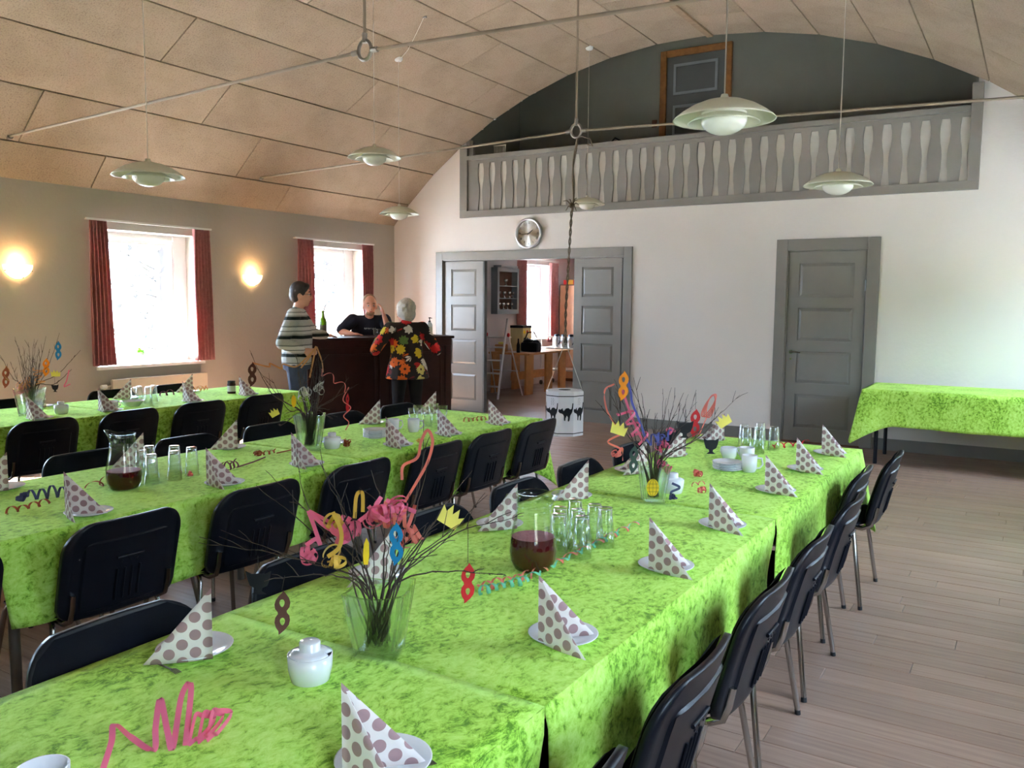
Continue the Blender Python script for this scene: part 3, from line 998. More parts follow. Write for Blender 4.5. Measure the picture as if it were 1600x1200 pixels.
def cloth(x0, x1, y0, y1, near, far, label, drop=0.32, seed=1, amp=0.018, corner=0.55, nxy=0.045, hem=None, ends_x=False):
    """velvet cloth draped over a table top; near / far tell which short ends hang free.
    Where two cloths meet the hanging sides part into a cleft."""
    rs = random.Random(seed)
    z = TZ + 0.004
    nx = max(6, int((x1 - x0) / nxy)); ny = max(6, int((y1 - y0) / nxy))
    if nx % 2: nx += 1
    off = Vector((rs.uniform(0, 50), rs.uniform(0, 50), rs.uniform(0, 50)))
    def top(x, y):
        k = noise.noise(Vector((x * 3.1, y * 3.1, 0)) + off) * 0.0022 + noise.noise(Vector((x * 9, y * 9, 3)) + off) * 0.0009
        e = min(x - x0, x1 - x, (y - y0) if near else 9, (y1 - y) if far else 9)
        return z + max(0.0, k + .0022) * min(1, max(0, e / .05))
    m = MB()
    xs = [x0 + (x1 - x0) * i / nx for i in range(nx + 1)]
    ys = [y0 + (y1 - y0) * j / ny for j in range(ny + 1)]
    m.add([(x, y, top(x, y)) for y in ys for x in xs], [(j * (nx + 1) + i, j * (nx + 1) + i + 1, (j + 1) * (nx + 1) + i + 1, (j + 1) * (nx + 1) + i) for j in range(ny) for i in range(nx)], True)
    # perimeter path of the hanging part: (point, outward normal, corner weight, cleft shift along y)
    right = [(Vector((x1, y, 0)), Vector((1, 0, 0))) for y in ys]
    left = [(Vector((x0, y, 0)), Vector((-1, 0, 0))) for y in ys]
    farp = [(Vector((x, y1, 0)), Vector((0, 1, 0))) for x in reversed(xs)]
    nearp = [(Vector((x, y0, 0)), Vector((0, -1, 0))) for x in xs]
    paths = []
    if near and far: paths.append(nearp[:-1] + right[:-1] + farp[:-1] + list(reversed(left))[:-1] + [nearp[0]])
    elif far: paths.append(right[:-1] + farp[:-1] + list(reversed(left)))
    elif near: paths.append(list(reversed(left))[:-1] + nearp[:-1] + right)
    else: paths += [right, list(reversed(left))]
    NZ = 12
    corners = [Vector((a, b, 0)) for a in (x0, x1) for b, fr in ((y0, near), (y1, far)) if fr]
    for pth in paths:
        # refine
        pts = []
        for (p, nn), (q, n2) in zip(pth, pth[1:]):
            for k in range(3):
                t = k / 3
                pts.append((p.lerp(q, t), nn.lerp(n2, t).normalized() if (nn - n2).length > .1 else nn))
        pts.append(pth[-1])
        rows = []
        for d in range(NZ + 1):
            t = d / NZ
            rowv = []
            for p, nn in pts:
                cw = 0.0; cdir = Vector((0, 0, 0))
                for c in corners:
                    dd = (p - c).length
                    if dd < 0.30:
                        w = (1 - dd / 0.30) ** 1.6
                        if w > cw:
                            cw = w; cdir = (c - Vector(((x0 + x1) / 2, (y0 + y1) / 2, 0))); cdir = Vector((math.copysign(1, cdir.x), math.copysign(1, cdir.y), 0)).normalized()
                s = p.x * 0.9 + p.y + (3.0 if nn.x < 0 else 0)
                wv = noise.noise(Vector((s * 2.6, 0.35 * t, 1.7)) + off) * 0.9 + 0.55 * noise.noise(Vector((s * 6.0, .5 * t, 4.0)) + off)
                o = nn * (0.010 * min(1, t * 6) + amp * t * (wv + .55) * (1 + 1.2 * t)) + cdir * (cw * t * 0.11)
                # fold swing at the corners
                o += nn * (cw * math.sin(s * 24) * 0.02 * t)
                zz = z - drop * t * (1 + corner * cw) - 0.012 * t * noise.noise(Vector((s * 3, 0, 9)) + off)
                if d == 0: zz = top(p.x, p.y); o = Vector((0, 0, 0))
                # the cleft between neighbouring cloths
                sh = 0.0
                if not far and abs(nn.x) > .9:
                    e = max(0, 1 - (y1 - p.y) / 0.22)
                    sh -= e * t ** 0.8 * 0.05; o -= nn * (e * e * t * 0.045)
                if not near and abs(nn.x) > .9:
                    e = max(0, 1 - (p.y - y0) / 0.22)
                    sh += e * t ** 0.8 * 0.05; o -= nn * (e * e * t * 0.045)
                rowv.append(Vector((p.x + o.x, p.y + o.y + sh, zz)))
            rows.append(rowv)
        n = len(pts)
        m.add([q for r_ in rows for q in r_], [(a * n + i, (a + 1) * n + i, (a + 1) * n + i + 1, a * n + i + 1) for a in range(NZ) for i in range(n - 1)], True)
    o = m.build('tablecloth', M['velvet'], None, merge=0.0015)
    mod = o.modifiers.new('cloth_thickness', 'SOLIDIFY'); mod.thickness = 0.0025; mod.offset = 1
    return tag(o, label, 'tablecloth', 'green velvet tablecloths')

AX0, AX1 = -1.78, -0.815
BX0, BX1 = -3.88, -2.965
CX0, CX1 = -6.55, -5.63
layout = [
    ('right-hand', AX0, AX1, [(-0.35, 1.45, True, False), (1.45, 3.25, False, False), (3.25, 5.13, False, True)]),
    ('middle', BX0, BX1, [(-0.35, 1.45, True, False), (1.45, 3.28, False, False), (3.28, 5.20, False, True)]),
    ('window-side', CX0, CX1, [(0.05, 1.87, True, False), (1.87, 3.69, False, False), (3.69, 5.53, False, True)]),
]
sd = 3
for nm, x0, x1, secs in layout:
    for k, (y0, y1, nr, fr) in enumerate(secs):
        w = ['end nearest the camera', 'middle', 'far end'][k]
        table((x0 + x1) / 2, (y0 + y1) / 2, x1 - x0 - .02, y1 - y0 - .02, 'folding table under the green cloth, %s of the %s row' % (w, nm))
        c = cloth(x0, x1, y0, y1, nr, fr, 'green crushed velvet cloth over the %s of the %s table row' % (w, nm), seed=sd)
        sd += 1
table(-0.52, 9.28, 1.80, 0.86, 'folding table with dark legs by the grey door, under a green cloth', 'plastic')
cloth(-1.43, 0.39, 8.85, 9.72, True, True, 'green crushed velvet cloth on the table beside the grey door', drop=0.355, seed=40, amp=0.012, corner=0.5)

# ---- stacking chair, black shell back, padded seat, chrome legs (faces +x)
def rr_half(t, w, r, h):
    """half width of a rounded rectangle at height t (0..h)"""
    e = 0.0
    if t > h - r: d = t - (h - r); e = r - math.sqrt(max(0, r * r - d * d))
    if t < r * .55: d = r * .55 - t; e = max(e, (r * .55 - math.sqrt(max(0, (r * .55) ** 2 - d * d))))
    return w - e

def make_chair():
    root = empty('stacking_chair', (0, 0, 0))
    BH, BW, BR = 0.365, 0.235, 0.108
    zb = 0.425
    def back_pt(u, t, off):
        # t 0..BH up; leaning back, dished across, flared at the top
        hw = rr_half(t, BW, BR, BH)
        yv = u * hw
        k = t / BH
        x = -0.205 - 0.075 * k - 0.022 * k * k + 0.030 * (yv / BW) ** 2
        return Vector((x + off, yv, zb + t))
    ts = [0, .01, .025, .05, .09, .14, .19, .24, .27, .29, .31, .325, .338, .348, .356, .361, BH - 0.0004]
    us = [-1 + 2 * i / 16 for i in range(17)]
    def sheet(m, o1, o2):
        n = len(us); L = len(ts)
        F = [back_pt(u, t, o1) for t in ts for u in us]
        B = [back_pt(u * .985, t * .99 + .002, o2) for t in ts for u in us]
        fs = []
        for j in range(L - 1):
            for i in range(n - 1):
                a = j * n + i
                fs.append((a, a + 1, a + n + 1, a + n)); b = a + n * L
                fs.append((b, b + n, b + n + 1, b + 1))
        for j in range(L - 1):
            a, b = j * n, j * n + n * L
            fs.append((a, a + n, b + n, b)); a += n - 1; b += n - 1
            fs.append((a, b, b + n, a + n))
        for i in range(n - 1):
            fs.append((i, i + n * L, i + 1 + n * L, i + 1)); a = (L - 1) * n + i
            fs.append((a, a + 1, a + 1 + n * L, a + n * L))
        m.add(F + B, fs, True)
    m = MB(); sheet(m, -0.008, -0.026)
    shell = m.build('back_shell', M['plastic'], root)
    # raised plate and vent on the rear of the shell
    m = MB()
    def plate(u, v):
        yv = (u * 2 - 1) * 0.165; t = 0.03 + v * 0.255
        p = back_pt(yv / BW, t, -0.034)
        return Vector((p.x, yv, p.z))
    m.grid(8, 8, plate, True)
    def rim(u, v):
        return None
    ring_o = []; ring_i = []
    for k in range(41):
        a = 2 * PI * k / 40
        ca, sa = math.cos(a), math.sin(a)
        q = 0.22
        su = math.copysign(abs(ca) ** q, ca); sv = math.copysign(abs(sa) ** q, sa)
        ring_o.append(Vector((back_pt(su * .172 / BW, 0.1575 + sv * .1345, -0.026).x, su * .172, zb + 0.1575 + sv * .1345)))
        ring_i.append(Vector((back_pt(su * .165 / BW, 0.1575 + sv * .1275, -0.034).x, su * .165, zb + 0.1575 + sv * .1275)))
    m.add(ring_o + ring_i, [(i, i + 1, 41 + i + 1, 41 + i) for i in range(40)], True)
    m.build('back_plate', M['plastic'], shell)
    m = MB()
    p = back_pt(0, 0.215, -0.037)
    m.tube([(p.x, -0.052, p.z), (p.x - .001, 0, p.z), (p.x, 0.052, p.z)], 0.006, 6)
    for yy in (-.03, 0, .03):
        m.tube([(p.x + .004, yy, p.z - .018), (p.x + .001, yy, p.z - .0185)], 0.004, 6)
    for yy in (-.045, -.015, .015, .045):
        pa, pb = back_pt(0, .05, -.036), back_pt(0, .17, -.036)
        m.tube([(pa.x, yy, pa.z), (pb.x, yy, pb.z)], 0.004, 5)
    tag(m.build('vent_ribs', M['plastic'], shell), kind='stuff')
    # front cushion of the back
    m = MB()
    tb = [BH * (0.02 + 0.965 * i / 12) for i in range(13)]
    n = 13
    us2 = [-1 + 2 * i / (n - 1) for i in range(n)]
    F = []
    for t in tb:
        for u in us2:
            hw = rr_half(t, BW - .004, BR - .004, BH - .003)
            p = back_pt(0, t, 0)
            yv = u * hw
            bul = (1 - u ** 4) * (1 - abs(2 * t / BH - 1) ** 4)
            k = t / BH
            x = -0.205 - 0.075 * k - 0.022 * k * k + 0.030 * (yv / BW) ** 2
            F.append(Vector((x - .003 + 0.030 * bul ** .6, yv, zb + t)))
    m.add(F, [(j * n + i, j * n + i + 1, (j + 1) * n + i + 1, (j + 1) * n + i) for j in range(12) for i in range(n - 1)], True)
    m.build('back_cushion', M['fabric'], root)
    # seat cushion with rounded front and a shell beneath
    def seat(u, v, z0, bul):
        a = u * 2 - 1; b = v * 2 - 1
        q = 0.35
        x = 0.02 + 0.21 * b
        w = 0.225
        e = max(0, abs(b) - .72) / .28
        w -= 0.075 * e ** 2.2
        drop = 0.022 * max(0, (b - .55) / .45) ** 2
        return Vector((x, a * w, z0 - drop + bul * (1 - a ** 6) * (1 - b ** 6)))
    m = MB(); m.grid(14, 14, lambda u, v: seat(u, v, 0.437, 0.035), True); m.grid(14, 14, lambda u, v: seat(u, v, 0.437, -0.004), True, True)
    m.build('seat_cushion', M['fabric'], root, merge=0.0005)
    m = MB(); m.grid(10, 10, lambda u, v: seat(u, v, 0.432, 0.002), True); m.grid(10, 10, lambda u, v: seat(u, v, 0.430, -0.018), True, True)
    m.build('seat_shell', M['plastic'], root, merge=0.003)
    # chrome frame: legs rise to the side rails
    for sy in (-1, 1):
        m = MB()
        m.tube([(-0.19, sy * 0.265, 0.012), (-0.1615, sy * 0.238, 0.20), (-0.133, sy * 0.211, 0.388), (-0.12, sy * 0.205, 0.408), (-0.09, sy * 0.2, 0.415)], 0.0092, 8, flat=1.2)
        lg = m.build('leg', M['chrome'], root)
        m = MB(); m.tube([(-0.1905, sy * 0.2655, 0.0), (-0.189, sy * .264, 0.018)], 0.0115, 8); m.build('foot_cap', M['rubber'], lg)
        m = MB()
        m.tube([(0.245, sy * 0.265, 0.012), (0.219, sy * 0.238, 0.20), (0.193, sy * 0.211, 0.388), (0.18, sy * 0.205, 0.408), (0.15, sy * 0.2, 0.415)], 0.0092, 8, flat=1.2)
        lg = m.build('leg', M['chrome'], root)
        m = MB(); m.tube([(0.2455, sy * 0.2655, 0.0), (0.244, sy * .264, 0.018)], 0.0115, 8); m.build('foot_cap', M['rubber'], lg)
        m = MB(); m.tube([(-0.10, sy * 0.2, 0.414), (0.16, sy * 0.2, 0.414)], 0.0105, 8); m.build('side_rail', M['chrome'], root)
        m = MB(); m.tube([(-0.06, sy * 0.185, 0.416), (-0.17, sy * 0.19, 0.412), (-0.212, sy * 0.19, 0.432), (-0.228, sy * 0.19, 0.475), (-0.238, sy * 0.19, 0.53)], 0.0105, 8, flat=1.3)
        m.build('back_bracket', M['chrome'], root)
    m = MB(); m.tube([(-0.09, -0.2, 0.41), (-0.09, 0.2, 0.41)], 0.009, 8); m.build('cross_bar', M['chrome'], root)
    m = MB(); m.tube([(0.14, -0.2, 0.41), (0.14, 0.2, 0.41)], 0.009, 8); m.build('cross_bar', M['chrome'], root)
    return root

chair_proto = make_chair()
first_chair = [True]
rc = random.Random(21)
def chair(x, y, rz, label, group, jit=0.02):
    c = chair_proto if first_chair[0] else copy_tree(chair_proto)
    first_chair[0] = False
    c.location = (x, y, 0)
    c.rotation_euler = (0, 0, rz + rc.uniform(-jit, jit))
    tag(c, label, 'chair', group)
AR = [(1.17, 0), (1.78, 0), (2.39, 0), (2.97, 0), (3.62, 0), (4.27, -.07), (4.82, 0)]
for i, (y, dx) in enumerate(AR):
    chair(-0.89 + dx, y, PI, 'black chair along the open-floor side of the right-hand table, %s from camera' % ORD[i], 'black stacking chairs')
for i, y in enumerate([0.58, 1.2, 1.84, 2.48, 3.09, 3.67, 4.28, 4.9]):
    if i == 0: continue
    chair(-1.60, y, 0, 'black padded chair on the left side of the right-hand table, %s from camera' % ORD[i - 1], 'black stacking chairs', .015)
for i, y in enumerate([1.17, 1.84, 2.47, 3.10, 3.74, 4.28, 4.86]):
    chair(-3.07, y, PI, 'black chair with its back to us at the middle table, %s from the camera' % ORD[i], 'black stacking chairs')
for i, y in enumerate([1.86, 2.48, 3.10, 3.72, 4.38, 5.0]):
    chair(-3.83, y, 0, 'black chair on the window side of the middle table, %s from the camera' % ORD[i], 'black stacking chairs')
for i, y in enumerate([2.44, 3.05, 3.66, 4.27, 4.88]):
    chair(-5.75, y, PI, 'black chair with its back to us at the window-side table, %s from the camera' % ORD[i], 'black stacking chairs')
for i, y in enumerate([3.52, 4.36, 4.98]):
    chair(-6.50, y, 0, 'black chair between the windows and the window-side table, %s from the camera' % ORD[i], 'black stacking chairs')
# ------------------------------------------------------------------ lamps, clock, curtains, radiator, bar, barrel, side room
# ---- pendant lamps: enamel shade, inner ring, opal bowl
def make_pendant():
    root = empty('pendant_lamp', (0, 0, 0))
    R0 = 0.22
    m = MB()
    prof = [(0.012, 0.088), (0.05, 0.086), (0.09, 0.078), (0.14, 0.058), (0.18, 0.034), (0.212, 0.010), (R0, 0.0), (0.213, 0.003), (0.18, 0.028), (0.14, 0.051), (0.09, 0.071), (0.03, 0.080)]
    m.lathe(prof, 40); m.build('lamp_shade', M['shade'], root)
    m = MB()
    m.lathe([(0.095, 0.022), (0.13, 0.004), (0.155, -0.012), (0.150, -0.0135), (0.126, 0.001), (0.092, 0.018)], 36); m.build('inner_ring', M['shade'], root)
    m = MB()
    m.lathe([(0.098, 0.030)] + [(0.098 * math.cos(a), -0.062 * math.sin(a)) for a in [i * PI / 2 / 10 for i in range(11)]], 32)
    m.build('opal_bowl', M['opal'], root)
    m = MB(); m.lathe([(0.0, 0.112), (0.014, 0.110), (0.018, 0.098), (0.02, 0.085)], 16); m.build('cap', M['shade'], root)
    return root
pend = make_pendant()
pl = [((232, 276), 0.44, 109, 'white pendant lamp hanging over the window-side table, low at the left'),
      ((585, 247), 0.44, 83, 'white pendant lamp hanging above the middle table, right of the iron ring'),
      ((625, 336), None, None, 'white pendant lamp with a looped cord in the corner above the bar'),
      ((1131, 188), 0.44, 158, 'largest white pendant lamp, in front of the balcony door'),
      ((1309, 290), 0.44, 104, 'white pendant lamp in front of the right end of the balcony railing'),
      ((917, 320), 0.42, 54, 'smallest white pendant lamp, beside the barrel rope under the balcony')]
for i, ((px, py), dia, w, lab) in enumerate(pl):
    o = pend if i == 0 else copy_tree(pend)
    if dia: p = W(px, py, dia * F_PX / w)
    else: p = Vector((-6.085, 7.42, 2.53))
    o.location = p
    tag(o, lab, 'pendant lamp', 'white pendant lamps')
    zt = arc_z(p.x)
    m = MB(); m.tube([(0, 0, 0.108), (0, 0, zt - p.z)], 0.0032, 6); m.build('cord', M['cable'], o)
    m = MB(); m.lathe([(0.0, -0.028), (0.035, -0.026), (0.045, -0.012), (0.047, 0.012)], 18, (0, 0, zt - p.z - 0.002)); rose = m.build('ceiling_rose', M['white'], o)
    if dia is None:
        h = Vector((-5.438, 7.044, 4.435)) - p
        m = MB(); a = Vector((0.02, 0, zt - p.z - .01))
        m.tube([a, a.lerp(h, .35) + Vector((0, 0, -.05)), a.lerp(h, .7) + Vector((0, 0, -.03)), h], 0.0035, 6); m.build('looped_cord', M['cable'], o)
        m = MB(); m.tube([h + Vector((-.02, 0, .0)), h + Vector((.02, 0.01, -.006))], 0.012, 8); m.build('hook', M['steel'], o)

# ---- lit wall lamps
def sconce(y, z, lab):
    root = tag(empty('wall_lamp', (XL, y, z)), lab, 'wall lamp', 'lit wall lamps')
    m = MB()
    n, k = 20, 8
    def bowl(u, v):
        a = -PI / 2 + PI * u; t = v
        r = 0.135 * math.sin(PI / 2 * (0.12 + .88 * t)) 
        return Vector((0.014 + r * math.cos(a) * .85, r * math.sin(a) * 1.0, -0.085 + 0.13 * t ** 1.3))
    m.grid(n, k, bowl, True)
    sh = m.build('glass_bowl', M['sconce'], root)
    mod = sh.modifiers.new('t', 'SOLIDIFY'); mod.thickness = 0.004
    m = MB(); m.tube([(0.0, 0, -0.02), (0.012, 0, -0.02)], 0.05, 20); m.build('wall_plate', M['white'], root)
    m = MB(); m.ball((0.055, 0, 0.0), 0.024, 8); m.build('bulb', M['bulb'], root)
    for yy, zz, xx in ((-.125, -.01, .03), (.125, -.01, .03), (0.03, -.075, .045)):
        m = MB(); m.ball((xx + .01, yy, zz), 0.007, 6); m.build('clip', M['steel'], root)
    d = bpy.data.lights.new('wall_lamp_light', 'POINT'); d.energy = 0.9; d.color = (1.0, 0.62, 0.28); d.shadow_soft_size = 0.03
    o = bpy.data.objects.new('wall_lamp_light', d); COL.objects.link(o); o.parent = root; o.location = (0.06, 0, 0.085)
sconce(4.36, 1.84, 'glowing frosted half-bowl wall lamp at the left edge of the photo')
sconce(7.16, 1.83, 'glowing frosted half-bowl wall lamp between the two windows')

# ---- wall clock
ck = tag(empty('wall_clock', (-5.865, YE, 2.49)), 'round brushed steel clock above the double door', 'clock')
ckr = Matrix.Rotation(PI / 2, 4, 'X')
m = MB(); m.lathe([(0.165, 0.0), (0.198, 0.0), (0.205, 0.012), (0.203, 0.04), (0.19, 0.047), (0.178, 0.045), (0.172, 0.02)], 48)
o = m.build('clock_rim', M['aluminium'], ck); o.matrix_local = ckr
t = NT('radial_brushed_steel')
co = t.coord('Object')
sx = t.n('ShaderNodeSeparateXYZ'); t.l(co, sx.inputs[0])
ang = t.math('ARCTAN2', sx.outputs[1], sx.outputs[0])
nz = t.n('ShaderNodeTexNoise'); nz.noise_dimensions = '1D'; nz.inputs['Scale'].default_value = 14; t.l(ang, nz.inputs['W'])
t.set(Base_Color=t.ramp(nz.outputs[0], [(.3, (0.45, .44, .40, 1)), (.7, (.72, .71, .66, 1))]), Metallic=1.0, Roughness=0.22, Anisotropic=0.9, Anisotropic_Rotation=0.25)
tg = t.n('ShaderNodeTangent', direction_type='RADIAL', axis='Z'); t.l(tg.outputs[0], t.p.inputs['Tangent'])
M['brushed'] = t.m
m = MB(); m.lathe([(0.0001, 0.018), (0.05, 0.018), (0.11, 0.018), (0.175, 0.018)], 64)
o = m.build('clock_face', M['brushed'], ck); o.matrix_local = ckr
bmn = bmesh.new()
for h in range(1, 13):
    me = text_mesh('numeral', str(h), 0.042, 0.001)
    a = PI / 2 - h * PI / 6
    me.transform(Matrix.Translation((0.137 * math.cos(a), 0.137 * math.sin(a), 0.0195)))
    me.materials.append(M['blackpaper'])
    o = link('numeral', me, ck); o.matrix_local = ckr
for nm, a, L, w in (('hour_hand', PI / 2 - R_(52), 0.075, .011), ('minute_hand', PI / 2 - R_(263), 0.125, .008)):
    m = MB(); d = Vector((math.cos(a), math.sin(a), 0)); e = Vector((-d.y, d.x, 0)) * w / 2
    z = Vector((0, 0, .024)); z2 = Vector((0, 0, .026))
    q = [-d * .02 + e, -d * .02 - e, d * L - e * .5, d * L + e * .5]
    m.add([p + z for p in q] + [p + z2 for p in q], [(3, 2, 1, 0), (4, 5, 6, 7), (0, 1, 5, 4), (1, 2, 6, 5), (2, 3, 7, 6), (3, 0, 4, 7)])
    o = m.build(nm, M['blackpaper'], ck); o.matrix_local = ckr

# ---- curtains
def curtain(y0, y1, yb0, yb1, z0, z1, seed, lab, x=XL + 0.075):
    rs = random.Random(seed); ph = rs.uniform(0, 6)
    root = tag(empty('curtain', (x, (y0 + y1) / 2, z0)), lab, 'curtain', 'old rose window curtains')
    nf = 5.5
    def fn(u, v):
        a, b = y0 + (yb0 - y0) * (1 - v), y1 + (yb1 - y1) * (1 - v)
        y = a + (b - a) * u
        k = math.sin(u * nf * 2 * PI + ph + .5 * math.sin(v * 3 + ph))
        am = 0.022 + 0.012 * (1 - v)
        if v > .95: am *= .8
        return Vector((am * k + 0.006 * math.sin(u * 31 + v * 5), y - (y0 + y1) / 2, (z1 - z0) * v))
    m = MB(); m.grid(66, 22, fn, True)
    o = m.build('curtain_cloth', M['curtain'], root)
    md = o.modifiers.new('t', 'SOLIDIFY'); md.thickness = 0.003
    m = MB()
    m.grid(66, 2, lambda u, v: fn(u, .945 + .055 * v) + Vector((0.004 if True else 0, 0, 0)), True)
    o = m.build('heading_tape', M['curtain'], root)
    return root
curtain(5.05, 5.24, 5.03, 5.30, 0.89, 2.36, 1, 'left rose curtain of the window with the green plant')
curtain(6.28, 6.50, 6.27, 6.52, 0.88, 2.36, 2, 'right rose curtain of the window with the green plant')
curtain(7.86, 8.14, 7.86, 8.19, 0.89, 2.36, 3, 'left rose curtain of the window behind the bar')
curtain(9.08, 9.31, 9.07, 9.32, 0.89, 2.36, 4, 'right rose curtain of the window behind the bar')
curtain(13.30, 13.60, 13.30, 13.62, 0.80, 2.34, 5, 'left rose curtain in the room behind the double door')
curtain(14.50, 14.80, 14.48, 14.80, 0.80, 2.34, 6, 'right rose curtain in the room behind the double door')
for y0, y1, lab in ((5.02, 6.53, 'thin white curtain rail over the window with the green plant'), (7.83, 9.34, 'thin white curtain rail over the window behind the bar'), (13.27, 14.83, 'thin white curtain rail in the room behind the double door')):
    root = tag(empty('curtain_rail', (XL, y0, 2.375)), lab, 'curtain rail')
    m = MB(); m.box(0.065, 0.085, 0, y1 - y0, -0.012, 0.008); m.build('rail', M['white'], root)
    for q in (.04, (y1 - y0) - .04):
        m = MB(); m.box(0, 0.07, q - .008, q + .008, -.006, .004); m.build('bracket', M['white'], root)

# ---- radiator below the window
rd = tag(empty('radiator', (XL, 5.82, 0.14)), 'cream flat panel radiator below the window with the green plant', 'radiator')
m = MB(); m.bbox(0.075, 0.10, -0.59, 0.59, 0.02, 0.60, 0.008); m.build('front_panel', M['radiator'], rd)
m = MB(); m.bbox(0.03, 0.05, -0.58, 0.58, 0.03, 0.59, 0.008); m.build('rear_panel', M['radiator'], rd)
m = MB()
for i in range(48): 
    yy = -0.57 + 1.14 * i / 47; m.box(.045, .08, yy - .002, yy + .002, .585, .598)
tag(m.build('grille', M['radiator'], rd), kind='stuff')
m = MB(); m.tube([(0.065, -0.59, .53), (.065, -.66, .53), (.065, -.66, -.14)], 0.011, 8); m.build('pipe', M['radiator'], rd)
m = MB(); m.tube([(0.065, -0.64, .53), (.065, -.70, .53)], 0.022, 12); m.build('valve', M['white'], rd)
for yy in (-.45, .45):
    m = MB(); m.box(0, 0.05, yy - .02, yy + .02, .1, .5); m.build('wall_bracket', M['radiator'], rd)

# ---- little plant on the sill
pt = tag(empty('potted_plant', (XL - 0.14, 5.72, WZ0 + 0.005)), 'small bright green plant in a white pot on the window sill', 'plant')
m = MB(); m.lathe([(0.0001, 0), (0.038, 0), (0.042, .004), (0.052, .12), (0.048, .12), (0.04, .11), (0.0001, .108)], 20); m.build('pot', M['potwhite'], pt)
rs = random.Random(9)
for i in range(34):
    a = rs.uniform(0, 2 * PI); el = rs.uniform(.3, 1.3); L = rs.uniform(.05, .095)
    d = Vector((math.cos(a) * math.cos(el), math.sin(a) * math.cos(el), math.sin(el)))
    s_ = d.cross(Vector((0, 0, 1))).normalized() * L * .28
    b = Vector((0, 0, .105)); mdp = b + d * L * .6 + Vector((0, 0, .01)); tp = b + d * L + Vector((0, 0, -.012 * (1 - math.sin(el))))
    m = MB(); m.add([b, mdp - s_, tp, mdp + s_], [(0, 1, 2), (0, 2, 3)], True); m.build('leaf', M['leaf'], pt)

# ---- bar counter
bA, bB = Vector((-6.85, 6.75, 0)), Vector((-6.12, 8.45, 0))
bd = (bB - bA).normalized(); bL = (bB - bA).length
brz = math.atan2(bd.y, bd.x)
bar = tag(empty('bar_counter', bA, brz), 'dark mahogany panelled bar counter in the corner', 'bar counter')
BHT = 1.125
m = MB(); m.box(0, bL, 0.02, 0.06, 0, BHT); m.build('front_board', M['mahogany'], bar)
m = MB(); m.box(0, 0.04, 0.06, 0.60, 0, BHT); m.build('side_board', M['mahogany'], bar)
m = MB(); m.box(bL - 0.04, bL, 0.06, 0.60, 0, BHT); m.build('side_board', M['mahogany'], bar)
m = MB(); m.bbox(-0.03, bL + 0.03, -0.03, 0.62, BHT, BHT + 0.03, 0.008); m.build('counter_top', M['mahogany'], bar)
for a, b in ((0.0, 0.08), (bL / 2 - .04, bL / 2 + .04), (bL - 0.08, bL)):
    m = MB(); m.bbox(a, b, 0, 0.022, 0.10, BHT - .09, 0.003); m.build('stile', M['mahogany'], bar)
for a, b in ((0, .10), (BHT - .09, BHT)):
    m = MB(); m.bbox(0, bL, -0.004, 0.022, a, b, 0.003); m.build('rail', M['mahogany'], bar)
for a, b in ((0.13, bL / 2 - .09), (bL / 2 + .09, bL - .13)):
    m = MB()
    z0, z1, w = .16, BHT - .16, .018
    for q in ((a, a + w, z0, z1), (b - w, b, z0, z1), (a + w, b - w, z0, z0 + w), (a + w, b - w, z1 - w, z1)):
        m.bbox(q[0], q[1], .008, .022, q[2], q[3], .003)
    m.build('panel_moulding', M['mahogany'], bar)
m = MB(); m.box(bL, bL + .012, .10, .54, .16, BHT - .16); m.build('end_panel', M['mahogany'], bar)
def on_bar(u, v): 
    return bA + bd * u + Vector((-bd.y, bd.x, 0)) * v + Vector((0, 0, BHT + .03))
M['bottlegreen'] = plain('green_bottle_glass', srgb(96, 140, 20), 0.08, var=0.1, Transmission_Weight=0.35)
M['labelw'] = plain('bottle_label_paper', srgb(70, 62, 40), 0.7)
M['clearpl'] = mk_glass('clear_plastic', (0.8, 0.84, 0.86, 1), 0.8)
bt = tag(empty('wine_bottle', on_bar(0.28, 0.22)), 'green wine bottle with a straw on the bar', 'bottle')
m = MB(); m.lathe([(0.0001, 0), (.036, 0), (.038, .01), (.038, .17), (.030, .205), (.015, .235), (.013, .29), (.016, .292), (.016, .30), (.0001, .30)], 18); m.build('glass_body', M['bottlegreen'], bt)
m = MB(); m.lathe([(.0388, .05), (.0388, .14)], 18); m.build('paper_label', M['labelw'], bt)
m = MB(); m.tube([(0, 0, .28), (.03, .01, .36), (.085, .03, .43)], .004, 6); m.build('straw', M['blackpaper'], bt)
sb = tag(empty('pump_bottle', on_bar(bL - 0.10, 0.36)), 'clear pump bottle of hand sanitiser on the right end of the bar', 'bottle')
m = MB(); m.lathe([(0.0001, 0), (.033, 0), (.035, .006), (.035, .13), (.028, .15), (.014, .158)], 18); m.build('bottle_body', M['porcelain'], sb)
m = MB(); m.lathe([(.0355, .03), (.0355, .10)], 18); m.build('paper_label', M['backing'], sb)
m = MB(); m.lathe([(.016, .155), (.016, .175), (.006, .178), (.006, .205), (.014, .207), (.014, .218), (.0001, .219)], 14); m.tube([(0, 0, .212), (.035, 0, .208)], .005, 6); m.build('pump', M['blackpaper'], sb)
sg = tag(empty('star_ornament', on_bar(0.14, 0.30)), 'small dark star ornament on the bar beside the wine bottle', 'ornament')
stl = []
for k in range(10):
    a = PI / 2 + k * PI / 5; r = .075 if k % 2 == 0 else .03
    stl.append((r * math.cos(a), r * math.sin(a)))
me = curve_mesh('star', [stl], .02); me.materials.append(M['steel'])
me.transform(Matrix.Translation((0, 0, .085)) @ Matrix.Rotation(PI / 2, 4, 'X')); o = link('star', me, sg); o.rotation_euler.z = brz
m = MB(); m.lathe([(0.0001, 0), (.03, 0), (.03, .01), (.006, .016), (.006, .05)], 14); m.build('stand', M['steel'], sg)
